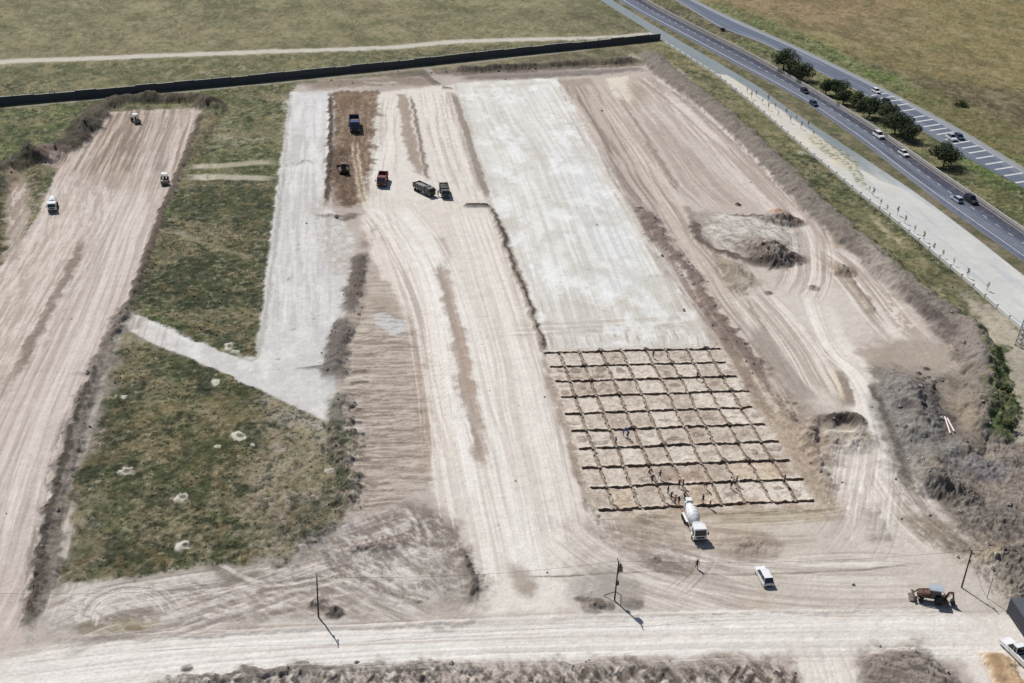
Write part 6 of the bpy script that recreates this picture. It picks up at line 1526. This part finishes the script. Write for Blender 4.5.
tree('rounded dark tree ending the first clump, just left of the navy car', 801.5, 80, 7.0, 6.6, F_DARK, 3, 7, 1800, GT)
tree('small dark tree starting the second clump, above the navy car', 825.5, 95, 5.6, 6.0, F_DARK, 4, 6, 1300, GT)
tree('rounded dark tree in the middle of the second clump', 836, 97, 6.6, 6.6, F_DARK, 5, 7, 1500, GT)
tree('low dark bush shaped tree ending the second clump', 843, 104, 6.0, 5.4, F_DARK, 6, 6, 1300, GT)
tree('dull green tree beginning the thick clump above the white sport utility car', 857, 108, 6.5, 6.0, F_MID, 7, 7, 1500, GT)
tree('dark spreading tree second in the thick clump', 869, 117, 8.2, 7.4, F_DARK, 8, 8, 2200, GT)
tree('dark tree at the heart of the thick clump', 885, 123, 8.0, 7.2, F_DARK, 9, 8, 2200, GT)
tree('biggest dark tree of the thick clump, right behind the white sport utility car', 894.5, 134, 9.2, 8.0, F_DARK, 10, 9, 2600, GT)
tree('dark tree closing the thick clump on its lower right', 905, 140, 7.0, 6.4, F_DARK, 11, 7, 1700, GT)
tree('lone round dark tree beside the hatched road under the silver pickup', 943.5, 166, 8.2, 8.0, F_DARK, 12, 9, 2600, GT)
for i, (x, y, w_, h_, lb) in enumerate(((722, 31, 2.2, 1.2, 'tiny dark shrub on the verge near the top of the highway'), (1003, 398, 2.6, .8, 'upper low green shrub at the right border beside the spoil bank'), (1007, 430, 2.8, .9, 'lower green shrub at the right border beside the spoil bank'), (962, 106, 5, 1.3, 'low olive scrub in the dry field above the hatched road'))):
    tree(lb, x, y, w_, h_, F_MID, 40+i, 5, 500, 'low shrubs', .06, name='shrub')

# ---- young staked trees in the strip beside the service road
GY_ = 'young trees planted beside the service road'
def sapling(seed):
    r = random.Random(seed); h = r.uniform(2.6, 3.4); t = empty('young_tree', (0, 0, 0))
    MB().tube((0, 0, 0), (.05, .02, h), .045, .02, n=6).build('trunk', mat('young_bark', (.22,.17,.13), .9), t)
    MB().tube((.35, 0, 0), (.3, 0, 1.8), .03, n=5).build('stake', mat('pine_stake', (.34,.26,.18), .8), t)
    cr = MB(); 
    for k in range(5): leaves(cr, (r.uniform(-.2, .2), r.uniform(-.2, .2), h*.5+k*.28), .30, .30, .34, 20, .13, r)
    cr.build('crown', F_YOUNG, t); return t
protos = [sapling(60+i) for i in range(4)]
sp = [(869,189,'first'),(873,193,''),(880,204,''),(886.5,208.5,''),(897,212,''),(905,220.5,''),(914,230,''),(923,238,''),(933,248.5,''),(942.5,254.5,''),(953,262.5,''),(967,274.5,''),(987,287.5,'')]
sp_up = [(747,90),(751,96),(756,94),(762,101),(768,99),(768,107),(775,106),(778,113),(786,112),(790,120),(796,118),(801,126),(808,124),(813,134)]
words = ['topmost','second from the top','third from the top','fourth from the top','fifth from the top','sixth from the top','seventh','eighth','ninth','tenth','eleventh','twelfth','thirteenth','fourteenth']
wl2 = ['first','second','third','fourth','fifth','sixth','seventh','eighth','ninth','tenth','eleventh','twelfth','last']
k = 0
used = set()
def place_sap(x, y, label):
    global k
    pr = protos[k % 4]
    o = pr if (k % 4) not in used else copy_tree(pr); used.add(k % 4)
    p = W(x, y+3); o.location = (p[0], p[1], 0); o.rotation_euler = (0, 0, k*1.7); s_ = .62+.35*((k*37) % 10)/10; o.scale = (s_, s_, s_); tag(o, label, 'young tree', GY_); k += 1
for i, (x, y, _) in enumerate(sp): place_sap(x, y, '%s sapling down the row on bare pale ground by the service road' % wl2[i])
sp_up.sort()
for i, (x, y) in enumerate(sp_up): place_sap(x, y, '%s sapling counted down the upper sandy strip by the low white wall' % (wl2[:12]+['thirteenth','last'])[i])

# ---- weeds: uncountable tufts on the rough ground, rubble on the banks
def tuft_field(name, label, cat, m, dens, mask, step, size, nb, seed, hgt, ymax=420):
    r = np.random.default_rng(seed); vs = []; fs = []
    cand_y = np.arange(100, ymax, step)
    pts = []
    for yy in cand_y:
        xs = np.arange(-.46*yy, .9*yy, step); 
        if yy > 260 and (int(yy/step) % 2): continue
        xx = xs+r.uniform(-step, step, len(xs)); y2 = yy+r.uniform(-step, step, len(xs))
        ri = np.clip(np.searchsorted(ys, y2), 0, NR-1); ci = np.clip(np.searchsorted(ss, xx/np.maximum(y2, 60)), 0, NC-1)
        mk = mask[ri, ci]; ok = r.random(len(xs)) < mk*dens
        for x_, y_, z_ in zip(xx[ok], y2[ok], z[ri, ci][ok]): pts.append((x_, y_, z_))
    pts = np.array(pts); n = len(pts)
    V = []; F = []
    sz = size*r.uniform(.5, 1.6, n)
    for b in range(nb):
        an = r.uniform(0, 6.28, n); ln = sz*r.uniform(.5, 1.1, n); hz = hgt*sz/size*r.uniform(.4, 1.2, n); ox = r.uniform(-.4, .4, n)*sz; oy = r.uniform(-.4, .4, n)*sz
        c = np.stack([pts[:, 0]+ox, pts[:, 1]+oy, pts[:, 2]], 1); d = np.stack([np.cos(an), np.sin(an), 0*an], 1); e = np.stack([-np.sin(an), np.cos(an), 0*an], 1)
        A = c-e*(ln*.35)[:, None]-np.array([0, 0, .05]); B = c+e*(ln*.35)[:, None]-np.array([0, 0, .05]); D = c+d*(ln*.6)[:, None]; D[:, 2] += hz; E2 = c+d*(ln*.1)[:, None]+e*(ln*.1)[:, None]; E2[:, 2] += hz*1.1
        V.append(np.stack([A, B, D, E2], 1).reshape(-1, 3)); 
    V = np.concatenate(V); nf = len(V)//4
    me = bpy.data.meshes.new(name); me.vertices.add(len(V)); me.vertices.foreach_set('co', V.astype(np.float32).ravel()); me.loops.add(nf*4); me.loops.foreach_set('vertex_index', np.arange(nf*4, dtype=np.int32)); me.polygons.add(nf); me.polygons.foreach_set('loop_start', (np.arange(nf)*4).astype(np.int32)); me.update(calc_edges=True); me.materials.append(m)
    o = bpy.data.objects.new(name, me); C.objects.link(o); tag(o, label, cat, kind='stuff'); print(name, n); return o
wmask = np.clip(veg-.35, 0, 1)*1.4*smooth(-.3, .5, n4+.4*n1)
tuft_field('weeds', 'low dull green weeds covering the rough ground between the cleared strips', 'weeds', F_WEED, .9, wmask, .62, .27, 5, 71, .13, 330)
def rubble_field():
    r = np.random.default_rng(5); M = mat('earth_clods', (.36,.32,.29), .95, var=.3, scale=.6, bump=.3); mb_v = []; mb_f = []; base = np.array([(1,0,0),(-1,0,0),(0,1,0),(0,-1,0),(0,0,1),(0,0,-.5)], float); tri = [(0,2,4),(2,1,4),(1,3,4),(3,0,4),(2,0,5),(1,2,5),(3,1,5),(0,3,5)]
    yy = 100.0; cnt = 0
    while yy < 430:
        st_ = 1.3 if yy < 250 else 1.9
        xs = np.arange(-.46*yy, .9*yy, st_); x2 = xs+r.uniform(-st_, st_, len(xs)); y2 = yy+r.uniform(-st_, st_, len(xs))
        ri = np.clip(np.searchsorted(ys, y2), 0, NR-1); ci = np.clip(np.searchsorted(ss, x2/np.maximum(y2, 60)), 0, NC-1)
        pr_ = rub[ri, ci]*.45+.003*(1-np.clip(veg[ri, ci]*2, 0, 1)); ok = (r.random(len(xs)) < pr_) & ~((x2 > PX0-1) & (x2 < PX1+1) & (y2 > PY0-1) & (y2 < PY1+1)) & (z[ri, ci] > -.055)
        for x_, y_, z_ in zip(x2[ok], y2[ok], z[ri, ci][ok]):
            s_ = min(.55, .10+r.exponential(.12)); V = base*r.uniform(.6, 1.2, (6, 1))*s_+r.normal(0, .12, (6, 3))*s_; V += (x_, y_, z_+s_*.15); o_ = len(mb_v); mb_v += V.tolist(); mb_f += [(a+o_, b+o_, c+o_) for a, b, c in tri]; cnt += 1
        yy += st_
    me = bpy.data.meshes.new('rubble'); me.from_pydata(mb_v, [], mb_f); me.materials.append(M); o = bpy.data.objects.new('rubble', me); C.objects.link(o); tag(o, 'loose clods and rubble scattered over the spoil banks and bare soil', 'rubble', kind='stuff'); print('rubble', cnt)
rubble_field()
